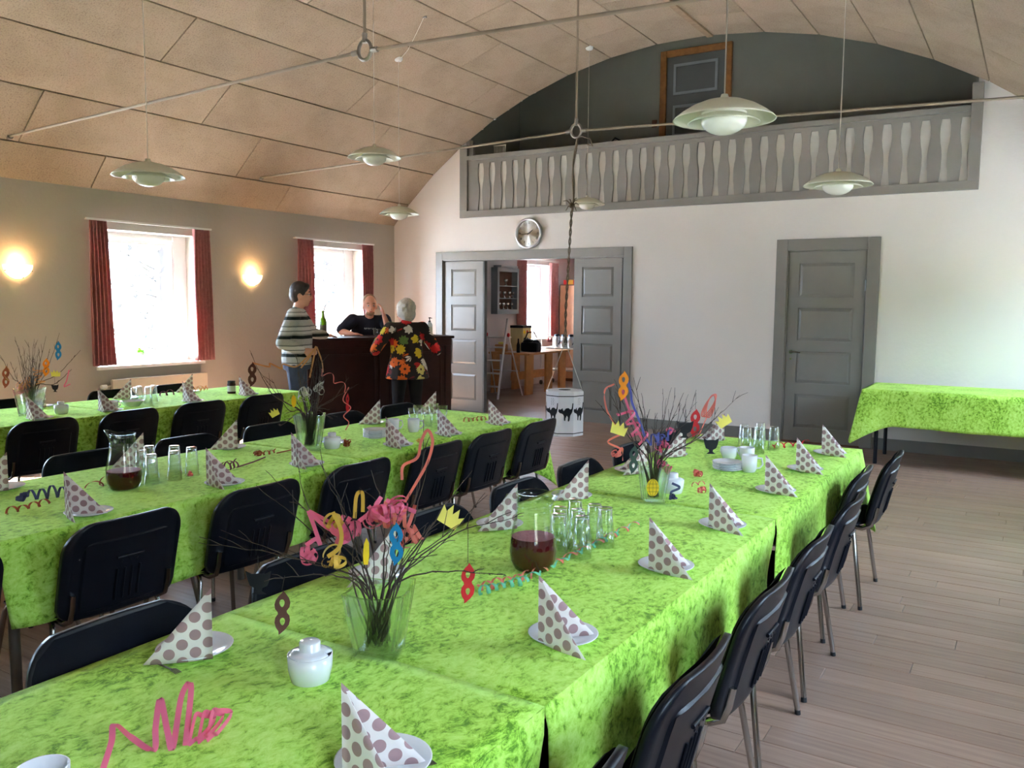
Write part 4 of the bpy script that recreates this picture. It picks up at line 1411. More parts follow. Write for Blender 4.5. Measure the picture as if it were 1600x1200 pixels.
nk = tag(empty('tree_ornament', on_bar(0.02, 0.40)), 'small grey fir tree ornament on the bar behind the striped jacket', 'ornament')
m = MB(); m.lathe([(0.0001, 0), (.03, 0), (.03, .012), (.008, .02), (.008, .05)], 14); m.build('stand', M['steel'], nk)
for k in range(5):
    m = MB(); zq = .05 + k * .035; rq = .052 - k * .009
    m.lathe([(rq, zq), (rq * .45, zq + .045), (.0001, zq + .05)], 12); m.build('tier', M['steel'], nk)
for k, (u, v) in enumerate(((.95, .25), (1.02, .30), (1.10, .26))):
    m = MB(); m.lathe([(0.0001, .002), (.024, 0), (.03, .085), (.028, .085), (.022, .006), (.0001, .005)], 16)
    o = m.build('small_glass', M['glass']); o.location = on_bar(u, v)
    tag(o, 'small clear glass on the bar, %s of three by the bearded man' % ['first', 'second', 'third'][k], 'glass', 'small glasses on the bar')

# ---- carnival barrel hanging from the ring
BC = Vector((-3.79, 7.07, 0))
brl = tag(empty('hanging_barrel', (BC.x, BC.y, 0.32)), 'white paper-covered carnival barrel with black cats hanging by a rope', 'barrel')
M['barrelw'] = plain('white_barrel_paper', (0.80, 0.79, 0.82, 1), 0.6, var=0.04)
NS = 8
def octo(r, z, ph=0.18): return [Vector((r * math.cos(2 * PI * k / NS + ph), r * math.sin(2 * PI * k / NS + ph), z)) for k in range(NS)]
m = MB(); rr = 0.188
rows = [octo(rr, 0), octo(rr, .415), octo(rr - .012, .425), octo(.06, .425)]
m.add([p for r_ in rows for p in r_], [(j * NS + k, j * NS + (k + 1) % NS, (j + 1) * NS + (k + 1) % NS, (j + 1) * NS + k) for j in range(3) for k in range(NS)])
m.add(octo(rr, 0), [list(range(NS))[::-1]])
m.build('barrel_body', M['barrelw'], brl)
m = MB(); m.disc((0, 0, .4255), .06, 20); m.add([], []); m.build('hole', M['blackpaper'], brl)
for z in (.025, .375):
    m = MB(); a, b = octo(rr + .002, z), octo(rr + .002, z + .008)
    m.add(a + b, [(k, (k + 1) % NS, NS + (k + 1) % NS, NS + k) for k in range(NS)]); m.build('stripe', M['blackpaper'], brl)
cat = [(-.062, .035), (-.058, .055), (-.048, .048), (-.036, .052), (-.028, .062), (-.024, .045), (-.018, .035), (.0, .058), (.02, .062), (.036, .05), (.046, .055), (.05, .075), (.052, .10), (.060, .10), (.058, .06), (.05, .025), (.036, .0), (.03, -.04), (.022, -.05), (.016, -.045), (.018, -.015), (.008, .0), (-.002, -.02), (-.004, -.045), (-.014, -.04), (-.014, -.01), (-.022, .008), (-.034, .016), (-.05, .02)]
me = curve_mesh('cat_picture', [[(x * 1.15, y * 1.15) for x, y in cat]], .002); me.materials.append(M['blackpaper'])
for k in range(NS):
    a = 2 * PI * (k + .5) / NS + .18
    o = link('cat_picture', me, brl)
    o.matrix_local = Matrix.Translation((math.cos(a) * (rr * math.cos(PI / NS) + .002), math.sin(a) * (rr * math.cos(PI / NS) + .002), .20)) @ Matrix.Rotation(a + PI / 2, 4, 'Z') @ Matrix.Rotation(PI / 2, 4, 'X')
    mm = MB()
    for q in range(2):
        for w in range(5): mm.add([(-.012 + q * .022 + .006 * (w % 2), 0, .095 + w * .014), (-.006 + q * .022 + .006 * (w % 2), 0, .095 + w * .014), (-.009 + q * .022, 0, .107 + w * .014)], [(0, 1, 2)])
    if k % 2: 
        o2 = mm.build('paw_prints', M['blackpaper'], brl); o2.matrix_local = Matrix.Translation((math.cos(a) * (rr * math.cos(PI / NS) + .002), math.sin(a) * (rr * math.cos(PI / NS) + .002), .20)) @ Matrix.Rotation(a + PI / 2, 4, 'Z')
        o2['kind'] = 'stuff'
rp = tag(empty('barrel_rope', (BC.x, BC.y, 1.19)), 'brown twisted rope knotted to the ring and holding the barrel', 'rope')
def bput(nm, m, mat):
    o = m.build(nm, mat, rp); o.matrix_parent_inverse = Matrix.Translation((-BC.x, -BC.y, -1.19)); return o
m = MB()
for s_ in (0, PI):
    pts = []
    for i in range(121):
        t = i / 120; z = 3.09 - (3.09 - 1.19) * t
        x = VCX + (BC.x - VCX) * min(1, t * 1.2)
        w = t * 70 + s_
        rad = .0075 if t > .35 else .013 * (1.0 - .3 * t)
        pts.append((x + rad * math.cos(w * (1 if t > .35 else .3)), 7.07 + rad * math.sin(w * (1 if t > .35 else .3)), z))
    m.tube(pts, 0.0065, 6)
bput('rope', m, M['rope'])
m = MB()
for k in range(9):
    a = k * 2.4; p = Vector((BC.x + .05, 7.07, 2.47)); p = Vector((VCX + (BC.x - VCX) * .4, 7.07, 2.47))
    d = Vector((math.cos(a), math.sin(a) * .6, math.sin(k * 1.7))) * rnd.uniform(.05, .12)
    m.tube([p, p + d * .6 + Vector((0, 0, .02)), p + d], [.006, .005, .003], 5)
m.ball((VCX + (BC.x - VCX) * .4, 7.07, 2.47), .028, 6)
bput('knot', m, M['rope'])
m = MB(); q = Vector((VCX, 7.07, 3.08))
m.tube([q, q + Vector((.06, 0, .01)), q + Vector((.14, 0, -.02)), q + Vector((.17, 0, -.09)), q + Vector((.12, 0, -.07))], .006, 6); bput('loose_end', m, M['rope'])
for s_ in (-1, 1):
    m = MB(); m.tube([(BC.x, 7.07, 1.20), (BC.x + s_ * .165 * .85, 7.07 + s_ * .165 * .527, .745)], .0035, 6); bput('string', m, M['string'])

# ---- things on the balcony
gb = tag(empty('equipment_bag', (-4.72, 10.30, 2.76)), 'black bag lying behind the balcony railing', 'bag')
m = MB(); m.bbox(-.36, .36, -.2, .2, 0, .78, .04); m.build('bag_body', M['fabric'], gb)
m = MB(); m.ball((-.05, 0, .80), .16, 8, (2.0, 1.0, .45)); m.build('bag_flap', M['fabric'], gb)
m = MB(); m.tube([(-.15, -.1, .85), (-.05, -.12, .93), (.1, -.1, .85)], .012, 6); m.build('bag_strap', M['plastic'], gb)
gc = tag(empty('wire_basket', (-6.45, 10.12, 2.76)), 'small pale slatted basket behind the left end of the balcony railing', 'basket')
m = MB(); m.box(-.10, .10, -.07, .07, 0, .83); m.build('box', M['brownwood'], gc)
for k in range(9):
    m = MB(); x = -.09 + k * .0225; m.box(x - .005, x + .005, -.075, -.068, .83, .97); m.build('slat', M['backing'], gc)
m = MB(); m.box(-.1, .1, -.078, -.07, .955, .97); m.box(-.1, .1, -.078, -.07, .83, .845); m.build('slat_rail', M['backing'], gc)
# ------------------------------------------------------------------ room behind the double door
def part_box(root, nm, mat, *q, b=0.004):
    m = MB(); m.bbox(*q, b); return m.build(nm, mat, root)
# step ladder
ld = tag(empty('step_ladder', (-7.62, 11.80, 0)), 'aluminium step ladder standing in the doorway', 'ladder')
for s_ in (-1, 1):
    m = MB(); m.tube([(s_ * .26, -.36, 0), (s_ * .20, 0.02, 1.30)], .022, 4); m.build('front_rail', M['aluminium'], ld)
    m = MB(); m.tube([(s_ * .27, .40, 0), (s_ * .20, 0.05, 1.02)], .014, 4); m.build('rear_leg', M['aluminium'], ld)
    m = MB(); m.ball((s_ * .215, 0.03, 1.03), .035, 8, (.5, 1, 1)); m.build('hinge', M['redpaper'], ld)
for k in range(4):
    z = .20 + .21 * k; y = -.36 + .38 * z / 1.30; w = .26 - .06 * z / 1.30
    part_box(ld, 'step', M['aluminium'], -w, w, y - .035, y + .045, z - .012, z + .012)
part_box(ld, 'platform', M['aluminium'], -.19, .19, -.06, .16, .98, 1.0)
m = MB(); m.tube([(-.25, .28, .42), (.25, .28, .42)], .010, 6); m.build('brace', M['aluminium'], ld)
# work table of pine
tb = tag(empty('pine_table', (-7.66, 12.85, 0), PI / 2), 'long pine table with board legs behind the ladder', 'table')
part_box(tb, 'table_top', M['pine'], -.62, .85, -.42, .40, .68, .715)
for x in (-.48, .20, .70):
    part_box(tb, 'leg', M['pine'], x - .13, x + .10, -.36, -.32, 0, .68)
    part_box(tb, 'leg', M['pine'], x - .13, x + .10, .32, .36, 0, .68)
part_box(tb, 'stretcher', M['pine'], -.50, .62, -.02, .02, .22, .36)
# things on it
def tz(x, y): return (x, y, .715)
b1 = tag(empty('spotted_box', tz(-7.86, 12.98), PI / 2), 'cream box with coloured spots on the pine table', 'box')
M['boxcream'] = plain('cream_card', srgb(222, 205, 150), 0.8)
part_box(b1, 'carton', M['boxcream'], -.15, .15, -.13, .13, 0, .40)
part_box(b1, 'lid', M['blackpaper'], -.155, .155, -.135, .135, .40, .445)
cols = ['redpaper', 'orangepaper', 'greenpaper', 'blackpaper', 'yellowpaper']
for i in range(3):
    for j in range(3):
        me = MB(); c = Vector((-.10 + .10 * i, -.132, .07 + .13 * j))
        me.add([c + Vector((.032 * math.cos(a), 0, .032 * math.sin(a))) for a in [2 * PI * k / 14 for k in range(14)]], [list(range(14))[::-1]])
        me.build('spot', M[cols[(i + 2 * j) % 5]], b1)
hb = tag(empty('black_handbag', tz(-7.46, 12.66)), 'black handbag slumped on the pine table', 'bag')
m = MB(); m.bbox(-.17, .17, -.09, .09, 0, .17, .045); m.ball((-.05, 0, .17), .10, 8, (1.1, .8, .6)); m.ball((.09, .01, .15), .08, 8, (.9, .9, .8)); m.build('bag_body', M['plastic'], hb)
m = MB(); m.tube([(-.12, 0, .22), (-.06, -.02, .33), (.05, 0, .35), (.12, 0, .24)], .012, 6); m.build('bag_strap', M['plastic'], hb)
bb = tag(empty('beer_bottle', tz(-7.50, 12.30)), 'brown beer bottle on the pine table', 'bottle')
m = MB(); m.lathe([(0.0001, 0), (.03, 0), (.03, .13), (.014, .18), (.012, .24), (.0001, .24)], 14); m.build('bottle_body', M['blackpaper'], bb)
yb_ = tag(empty('yellow_bottle', tz(-7.38, 12.78)), 'small yellow bottle in front of the black handbag', 'bottle')
m = MB(); m.lathe([(0.0001, 0), (.04, 0), (.042, .08), (.02, .13), (.016, .17), (.0001, .17)], 14); m.build('bottle_body', M['bottlegreen'], yb_)
m = MB(); m.lathe([(.043, .02), (.043, .075)], 14); m.build('paper_label', M['yellowpaper'], yb_)
gp = tag(empty('gift_parcel', tz(-7.88, 12.36)), 'orange wrapped parcel with a white bow seen through the ladder', 'parcel')
m = MB(); m.bbox(-.09, .09, -.08, .08, 0, .13, .02); m.build('wrapping', M['peachpaper'], gp)
m = MB()
for k in range(6):
    a = k * PI / 3; m.ball((.035 * math.cos(a), .035 * math.sin(a), .15), .028, 6, (1, 1, .7))
m.build('bow', M['palepaper'], gp)
ps = tag(empty('paper_sheets', tz(-7.62, 12.55), 1.4), 'white paper sheets on the pine table', 'paper')
for k in range(3):
    m = MB(); m.box(-.28, .16, -.12, .10, .0 + k * .002, .0018 + k * .002); o = m.build('sheet', M['backing'], ps); o.rotation_euler.z = .1 * k
# trolley with thermos jugs
tr = tag(empty('serving_trolley', (-7.66, 14.30, 0)), 'steel serving trolley under the window with coffee jugs', 'trolley')
for z in (.28, .69):
    part_box(tr, 'shelf', M['aluminium'], -.42, .72, -.25, .25, z, z + .03)
for sx in (-.40, .70):
    for sy in (-.23, .23):
        m = MB(); m.tube([(sx, sy, .06), (sx, sy, .9)], .013, 8); lg = m.build('post', M['aluminium'], tr)
        m = MB(); m.tube([(sx - .012, sy, .045), (sx + .012, sy, .045)], .045, 12); m.build('caster', M['rubber'], lg)
    m = MB(); m.tube([(sx, -.23, .9), (sx, .23, .9)], .013, 8); m.build('handle', M['aluminium'], tr)
for k in range(4):
    th = tag(empty('thermos_jug', (-7.80 + .15 * k, 14.22, .72), R_(-40)), 'steel thermos jug on the trolley, %s from the left' % ['first', 'second', 'third', 'fourth'][k], 'thermos', 'thermos jugs on the trolley')
    m = MB(); m.lathe([(0.0001, 0), (.068, 0), (.072, .01), (.072, .17), (.055, .21)], 20); m.build('jug_body', M['aluminium'], th)
    m = MB(); m.lathe([(.056, .208), (.058, .235), (.04, .25), (.0001, .252)], 18); m.build('lid', M['plastic'], th)
    m = MB(); m.tube([(.06, 0, .21), (.12, 0, .20), (.125, 0, .10), (.07, 0, .06)], .010, 6); m.build('handle', M['plastic'], th)
# tall cupboard
cb = tag(empty('tall_cupboard', (-7.70, 15.32, 0)), 'tall pinkish wood cupboard behind the right door leaf', 'cupboard')
M['pinkwood'] = plain('pinkish_birch', srgb(206, 152, 118), 0.45, var=0.08, scale=6)
part_box(cb, 'carcass', M['brownwood'], -.46, 1.05, -.35, .35, 0, 1.93)
for a, b in ((-.44, .295), (.305, 1.03)):
    dr = part_box(cb, 'cupboard_door', M['pinkwood'], a, b, -.375, -.352, .06, 1.91)
    m = MB(); m.ball((b - .06 if a < 0 else a + .06, -.39, 1.0), .015, 6); m.build('knob', M['steel'], dr)
bx = tag(empty('gift_box', (-7.9, 15.3, 1.93)), 'red and gold box lying on top of the tall cupboard', 'box')
part_box(bx, 'carton', M['redpaper'], -.2, .75, -.3, .25, 0, .09)
part_box(bx, 'gold_band', M['goldpaper'], -.1, .02, -.305, .255, -.0, .092)
# glazed trophy cabinet on the wall
tc = tag(empty('trophy_cabinet', (XL, 12.87, 1.39)), 'grey wall cabinet holding small trophies, seen through the double door', 'cabinet')
part_box(tc, 'cabinet_back', M['brownwood'], 0, .02, -.33, .33, 0, .76)
for q in ((0, .14, -.36, -.30, 0, .78), (0, .14, .30, .36, 0, .78), (0, .14, -.36, .36, -.03, .05), (0, .14, -.36, .36, .72, .79)):
    part_box(tc, 'cabinet_frame', M['greyl'], *q)
part_box(tc, 'cornice', M['greyl'], 0, .16, -.28, .28, .79, .83)
for z in (.24, .46):
    part_box(tc, 'shelf', M['greyl'], .02, .13, -.30, .30, z, z + .012, b=.002)
tlab = ['%s on the bottom shelf' % q for q in ('first', 'second', 'third', 'fourth')] + ['%s on the middle shelf' % q for q in ('first', 'second', 'third', 'fourth')] + ['alone on the top shelf']
for z, ys in ((.052, (-.22, -.08, .06, .2)), (.254, (-.22, -.05, .12, .24)), (.474, (0.0,))):
    for yy in ys:
        tp = tag(empty('trophy_cup', (XL + .08, 12.87 + yy, 1.39 + z)), 'small silver cup in the grey wall cabinet, %s' % tlab.pop(0), 'trophy', 'trophies in the wall cabinet')
        m = MB(); m.lathe([(0.0001, 0), (.025, 0), (.025, .012), (.007, .03), (.007, .05), (.03, .075), (.034, .115), (.03, .115), (.02, .08), (.0001, .07)], 12); m.build('cup', M['chrome'], tp)
        for s_ in (-1, 1):
            m = MB(); m.tube([(0, s_ * .032, .105), (0, s_ * .052, .095), (0, s_ * .03, .07)], .004, 5); m.build('handle', M['chrome'], tp)
# ------------------------------------------------------------------ plates, napkins, glasses, jugs, cups
PZ = TZ + 0.0075
def lathe_mesh(name, prof, mat, n=28):
    m = MB(); m.lathe(prof, n); return m.mesh(name, mat)
plate_me = lathe_mesh('dessert_plate', [(0.0001, 0.0), (0.045, 0.0), (0.048, 0.003), (0.07, 0.008), (0.086, 0.0145), (0.087, 0.016), (0.084, 0.0165), (0.068, 0.0115), (0.05, 0.0065), (0.03, 0.0055), (0.0001, 0.0055)], M['porcelain'], 36)
def napkin_mesh(name, spread, h=0.165, L=0.150, seed=0):
    """a square folded to a standing wing: vertical spine, two sloping wings; spine at -x, opening to +x"""
    rs = random.Random(seed)
    m = MB(); uvs = []
    N = 8
    th = 0.0016
    def wing(sgn):
        a = sgn * spread
        d = Vector((math.cos(a), math.sin(a), 0)); nn = Vector((-d.y, d.x, 0)) * sgn
        vs = []; uv = []
        for j in range(N + 1):
            for i in range(N + 1 - j):
                u = i / N; v = j / N
                bow = 0.006 * math.sin(PI * u) * (1 - v)
                p = Vector((-0.060, 0, 0)) + d * (u * L) + nn * bow + Vector((0, 0, v * h))
                vs.append(p); uv.append((u * L + (0.3 if sgn > 0 else 0.017) , v * h + 0.02))
        idx = {}
        k = 0
        for j in range(N + 1):
            for i in range(N + 1 - j): idx[(i, j)] = k; k += 1
        fs = []
        for j in range(N):
            for i in range(N - j):
                fs.append((idx[(i, j)], idx[(i + 1, j)], idx[(i, j + 1)]))
                if i + j < N - 1: fs.append((idx[(i + 1, j)], idx[(i + 1, j + 1)], idx[(i, j + 1)]))
        return vs, uv, fs
    V = []; U = []; F = []
    for sgn in (-1, 1):
        vs, uv, fs = wing(sgn); b = len(V); V += vs; U += uv; F += [tuple(b + q for q in f) for f in fs]
    me = bpy.data.meshes.new(name)
    me.from_pydata([tuple(p) for p in V], [], F)
    ul = me.uv_layers.new(name='UVMap')
    for lp in me.loops: ul.data[lp.index].uv = U[lp.vertex_index]
    me.polygons.foreach_set('use_smooth', [True] * len(me.polygons))
    me.materials.append(M['napkin'])
    bm = bmesh.new(); bm.from_mesh(me); bmesh.ops.remove_doubles(bm, verts=[v for v in bm.verts if abs(v.co.x + .060) < 1e-6 and abs(v.co.y) < 1e-6], dist=1e-5); bm.to_mesh(me); bm.free()
    return me
naps = [napkin_mesh('paper_napkin', s_, .165, .148) for s_ in (0.50, 0.45, 0.54)]
rp_ = random.Random(17)
cut_me = None
def cutlery_mesh():
    m = MB()
    m.tube([(0, 0, .003), (.055, 0, .004), (.07, 0, .005)], [.004, .0035, .003], 6, flat=.5)
    for q in (-.006, -.002, .002, .006): m.tube([(.07, q * .6, .005), (.078, q, .006), (.098, q, .004)], .0013, 5)
    return m.mesh('cake_fork', M['chrome'])
fork_me = cutlery_mesh()
def setting(x, y, face, where, nth):
    """plate with a standing napkin; face = direction towards the chair (+1: +x)"""
    o = link('dessert_plate', plate_me); o.location = (x, y, PZ)
    tag(o, 'white plate under a spotted napkin, %s %s' % (nth, where), 'plate', 'plates with napkins')
    n = link('paper_napkin', rp_.choice(naps))
    rz = (0.28 if face > 0 else PI + 0.43) + rp_.uniform(-.16, .12)
    sx_, sy_ = (x - .028, y - .075) if face > 0 else (x + .088, y - .02)
    n.location = (sx_ + .060 * math.cos(rz), sy_ + .060 * math.sin(rz), PZ + 0.0105)
    n.rotation_euler.z = rz
    md = n.modifiers.new('paper', 'SOLIDIFY'); md.thickness = 0.0015; md.offset = 0
    tag(n, 'spotted paper napkin folded upright, %s %s' % (nth, where), 'napkin', 'spotted napkins')
    return n
seats = [
    ('along the right edge of the right-hand table', 1, -0.945, [1.10, 1.78, 2.44, 3.02, 3.72, 4.29, 4.84]),
    ('along the left edge of the right-hand table', -1, -1.645, [1.24, 1.89, 2.57, 3.13, 3.78, 4.30, 4.93]),
    ('along the near edge of the middle table', 1, -3.06, [1.20, 1.85, 2.49, 3.01, 3.71, 4.20, 4.77]),
    ('along the far edge of the middle table', -1, -3.77, [1.90, 2.55, 3.12, 4.30, 4.93]),
    ('along the near edge of the window-side table', 1, -5.78, [3.18, 3.70, 4.42, 5.00]),
    ('along the far edge of the window-side table', -1, -6.40, [3.55, 4.25, 4.86]),
]
for where, face, x, ys in seats:
    for i, y in enumerate(ys):
        setting(x + rp_.uniform(-.01, .01), y, face, where, ORD[i])
for (x, y, rz, lab) in ((WZ(241, 1037, PZ).x, WZ(241, 1037, PZ).y, math.atan2(WZ(275, 1053, PZ).y - WZ(241, 1037, PZ).y, WZ(275, 1053, PZ).x - WZ(241, 1037, PZ).x), 'cake fork beside the nearest left plate of the right-hand table'), (-0.905, 1.06, 1.2, 'cake fork under the nearest right plate of the right-hand table')):
    f = link('cake_fork', fork_me); f.location = (x, y, PZ + .001); f.rotation_euler.z = rz
    tag(f, lab, 'fork')

# drinking glasses
def glass_prof(h, r0, r1): 
    return [(0.0001, 0.0), (r0 * .92, 0.0), (r0, 0.004), (r0 + (r1 - r0) * .5, h * .45), (r1, h), (r1 - .0018, h), (r0 + (r1 - r0) * .5 - .002, h * .45), (r0 - .003, 0.010), (0.0001, 0.009)]
tall_me = lathe_mesh('tall_glass', glass_prof(.135, .024, .034), M['glass'], 24)
me2 = tall_me
tumb_me = lathe_mesh('tumbler', [(0.0001, .0), (.026, 0), (.03, .006), (.041, .04), (.040, .075), (.037, .095), (.0355, .095), (.0385, .074), (.0385, .04), (.028, .010), (0.0001, .008)], M['glass'], 24)
bowlg = []
def glasses(me, name, pts, lab, group, flip=False, cat='glass'):
    for i, (x, y) in enumerate(pts):
        o = link(name, me)
        h = max(v.co.z for v in me.vertices)
        o.location = (x, y, PZ + (h if flip else 0))
        if flip: o.rotation_euler.x = PI
        o.rotation_euler.z = i * 1.3
        tag(o, '%s, %s' % (lab, ['nearest the jug', 'second', 'third', 'fourth', 'fifth', 'sixth', 'seventh'][i] + (' of the cluster' if i else '')), cat, group)
glasses(tall_me, 'tall_glass', [(-1.295, 2.385), (-1.335, 2.47), (-1.215, 2.40), (-1.27, 2.475), (-1.345, 2.60), (-1.255, 2.57), (-1.205, 2.55)], 'upturned clear glass beside the big jug', 'upturned glasses on the right-hand table', True)
def cl(pts, lab, group, name='tall_glass', me=tall_me, flip=True):
    for i, (x, y) in enumerate(pts):
        o = link(name, me); h = max(v.co.z for v in me.vertices)
        o.location = (x, y, PZ + (h if flip else 0))
        if flip: o.rotation_euler.x = PI
        tag(o, '%s, %s in the cluster' % (lab, ['first', 'second', 'third', 'fourth', 'fifth', 'sixth'][i]), 'glass', group)
cl([(-1.35, 4.68), (-1.27, 4.64), (-1.40, 4.80), (-1.31, 4.78), (-1.34, 4.92), (-1.23, 4.80)], 'upturned glass behind the white cups on the right-hand table', 'glasses at the far end of the right-hand table')
cl([(-3.46, 2.36), (-3.33, 2.32), (-3.32, 2.43), (-3.44, 2.52), (-3.53, 2.45), (-3.34, 2.54)], 'upturned glass beside the jug on the middle table', 'upturned glasses on the middle table', 'tall_glass', tall_me)
cl([(-3.40, 4.28), (-3.47, 4.42), (-3.37, 4.40), (-3.45, 4.56), (-3.33, 4.50)], 'clear glass behind the cups on the middle table', 'glasses at the far end of the middle table', flip=False)
cl([(-6.00, 4.05), (-6.07, 4.14), (-5.97, 4.15), (-6.04, 4.25)], 'upturned glass on the window-side table', 'upturned glasses on the window-side table', 'tall_glass', tall_me)

# jugs of red juice
def jug(x, y, fill, lab, rz):
    root = tag(empty('juice_jug', (x, y, PZ), rz), lab, 'jug', 'glass jugs of red juice')
    o_ = [(0.0001, 0.0), (.052, 0.0), (.060, .006), (.073, .032), (.0765, .062), (.0725, .095), (.063, .140), (.055, .178), (.052, .200), (.0515, .212), (.053, .226), (.054, .242)]
    def build(prof, off, nm, mat, spout=True):
        n = 36; vs = []
        for r, z in prof:
            for k in range(n):
                a = 2 * PI * k / n
                rr = max(0.0001, r - off)
                s_ = max(0, math.cos(a)) ** 7 * max(0, (z - .19) / .05) if spout else 0
                vs.append(Vector(((rr + .034 * s_) * math.cos(a), rr * math.sin(a), z + .014 * s_)))
        L = len(prof)
        m = MB(); m.add(vs, [(i * n + k, i * n + (k + 1) % n, (i + 1) * n + (k + 1) % n, (i + 1) * n + k) for i in range(L - 1) for k in range(n)], True)
        return m.build(nm, mat, root)
    g = build(o_, 0, 'glass_body', M['jugglass'])
    md = g.modifiers.new('t', 'SOLIDIFY'); md.thickness = .003; md.offset = -1
    m = MB(); m.lathe([(.0542, .181), (.057, .186), (.0538, .191)], 32); m.lathe([(.0528, .196), (.0555, .201), (.0525, .206)], 32); m.build('neck_rings', M['jugglass'], root)
    m = MB(); m.tube([(-.050, 0, .215), (-.085, 0, .222), (-.096, 0, .200), (-.095, 0, .14), (-.088, 0, .105), (-.070, 0, .098)], .0075, 8, flat=1.2); m.build('handle', M['jugglass'], root)
    pr = [(0.0001, .005)]
    for r, z in o_[1:]:
        if z < fill: pr.append((r - .004, max(z, .005)))
    # radius at fill
    for (ra, za), (rb, zb) in zip(o_, o_[1:]):
        if za <= fill <= zb: rf = ra + (rb - ra) * (fill - za) / (zb - za) - .004
    pr.append((rf, fill))
    m = MB(); m.lathe(pr, 36); m.lathe([(rf, fill), (0.0001, fill)], 36); m.build('juice', M['juice'], root)
    m = MB(); m.lathe([(rf, fill + .0006), (rf - .006, fill + .0012), (0.0001, fill + .0008)], 36); m.build('foam', M['foam'], root)
jug(-1.285, 2.205, .105, 'big glass jug of dark red juice on the right-hand table', R_(10))
jug(-3.345, 2.195, .082, 'glass jug of red juice on the middle table among tumblers', R_(200))

# cups, saucers, sugar bowls
def cup(x, y, rz, lab, z=PZ, tall=False):
    root = tag(empty('coffee_cup', (x, y, z), rz), lab, 'cup', 'white coffee cups')
    h = .085 if tall else .062; r = .038 if tall else .041
    m = MB(); m.lathe([(0.0001, .0), (r * .72, 0), (r * .8, .004), (r * .97, .02), (r, h), (r - .003, h), (r * .92, .02), (r * .6, .008), (0.0001, .007)], 28); m.build('cup_body', M['porcelain'], root)
    m = MB(); m.tube([(r - .002, 0, h * .85), (r + .02, 0, h * .85), (r + .026, 0, h * .5), (r + .012, 0, h * .28), (r - .004, 0, h * .25)], .0045, 8); m.build('handle', M['porcelain'], root)
cup(-1.36, 4.40, 2.6, 'white coffee cup left of two, behind the saucer stack on the right-hand table')
cup(-1.28, 4.45, 2.7, 'white coffee cup in the middle, behind the saucer stack on the right-hand table')
cup(-1.165, 4.10, 0.2, 'tall white mug beside the saucer stack on the right-hand table', tall=True)
sau_me = lathe_mesh('saucer', [(0.0001, 0.0), (0.04, 0.0), (0.043, 0.003), (0.074, 0.012), (0.075, 0.0135), (0.07, 0.0135), (0.045, 0.0065), (0.0001, 0.005)], M['porcelain'], 32)
def saucers(x, y, n, lab, group):
    for k in range(n):
        o = link('saucer', sau_me); o.location = (x + rp_.uniform(-.003, .003), y + rp_.uniform(-.003, .003), PZ + k * .0085)
        tag(o, '%s, %s from the bottom' % (lab, ['first', 'second', 'third', 'fourth', 'fifth', 'sixth'][k]), 'saucer', group)
saucers(-1.265, 4.08, 5, 'white saucer in the stack on the right-hand table', 'saucer stack on the right-hand table')
saucers(-3.36, 3.86, 6, 'white saucer in the stack on the middle table', 'saucer stack on the middle table')
cup(-3.42, 4.10, 1.0, 'left white mug behind the saucer stack on the middle table', tall=True)
cup(-3.32, 4.18, .6, 'right white mug behind the saucer stack on the middle table', tall=True)
cup(-5.90, 3.80, .4, 'white cup beside a spotted napkin on the window-side table')
_c = WZ(66, 1199, PZ + .062)
cup(_c.x, _c.y, -2.2, 'white cup cut off by the bottom edge of the photo')
cb2 = lathe_mesh('white_bowl', [(0.0001, 0), (.05, 0), (.055, .004), (.088, .04), (.09, .042), (.086, .042), (.05, .008), (0.0001, .006)], M['porcelain'])
o = link('white_bowl', cb2); o.location = (-5.93, 3.98, PZ); tag(o, 'low white bowl between the cup and the tumblers on the window-side table', 'bowl')
o = link('small_saucer', sau_me); o.location = (-3.42, 3.58, PZ); tag(o, 'single white saucer behind the sugar bowl on the middle table', 'saucer')
def sugar(x, y, lab, rz=0.0):
    root = tag(empty('sugar_bowl', (x, y, PZ), rz), lab, 'sugar bowl', 'white lidded sugar bowls')
    m = MB(); m.lathe([(0.0001, 0), (.036, 0), (.041, .004), (.047, .03), (.0485, .062), (.046, .062), (.044, .03), (.036, .008), (.0001, .006)], 32); m.build('bowl', M['porcelain'], root)
    m = MB()
    n = 32; prof = [(.046, .0615), (.0465, .0635), (.036, .0675), (.0245, .0695), (.0225, .071), (.0228, .087), (.020, .090), (.0001, .0905)]
    vs = []
    for r, z in prof:
        for k in range(n):
            a = 2 * PI * k / n
            rr = r
            if r > .03 and abs(a - .5) < .14: rr = r * .82
            vs.append(Vector((rr * math.cos(a), rr * math.sin(a), z)))
    m.add(vs, [(i * n + k, i * n + (k + 1) % n, (i + 1) * n + (k + 1) % n, (i + 1) * n + k) for i in range(len(prof) - 1) for k in range(n)], True)
    m.build('lid', M['porcelain'], root)
sugar(-1.30, 1.275, 'white lidded sugar bowl in the foreground beside the twig vase')
sugar(-1.31, 3.45, 'white sugar bowl behind the second twig vase on the right-hand table')
sugar(-3.32, 3.45, 'white sugar bowl beside the twig vase on the middle table')
sugar(-5.93, 3.42, 'white sugar bowl beside the twig vase on the window-side table')
# jar
jr = tag(empty('jam_jar', (-6.03, 5.02, PZ)), 'dark jam jar with a white label on the window-side table', 'jar')
m = MB(); m.lathe([(0.0001, 0), (.034, 0), (.036, .006), (.036, .085), (.030, .097)], 20); m.build('jar_body', M['mahogany'], jr)
m = MB(); m.lathe([(.0365, .02), (.0365, .07)], 20); m.build('paper_label', M['backing'], jr)
m = MB(); m.lathe([(.033, .095), (.033, .112), (.0001, .113)], 20); m.build('lid', M['blackpaper'], jr)
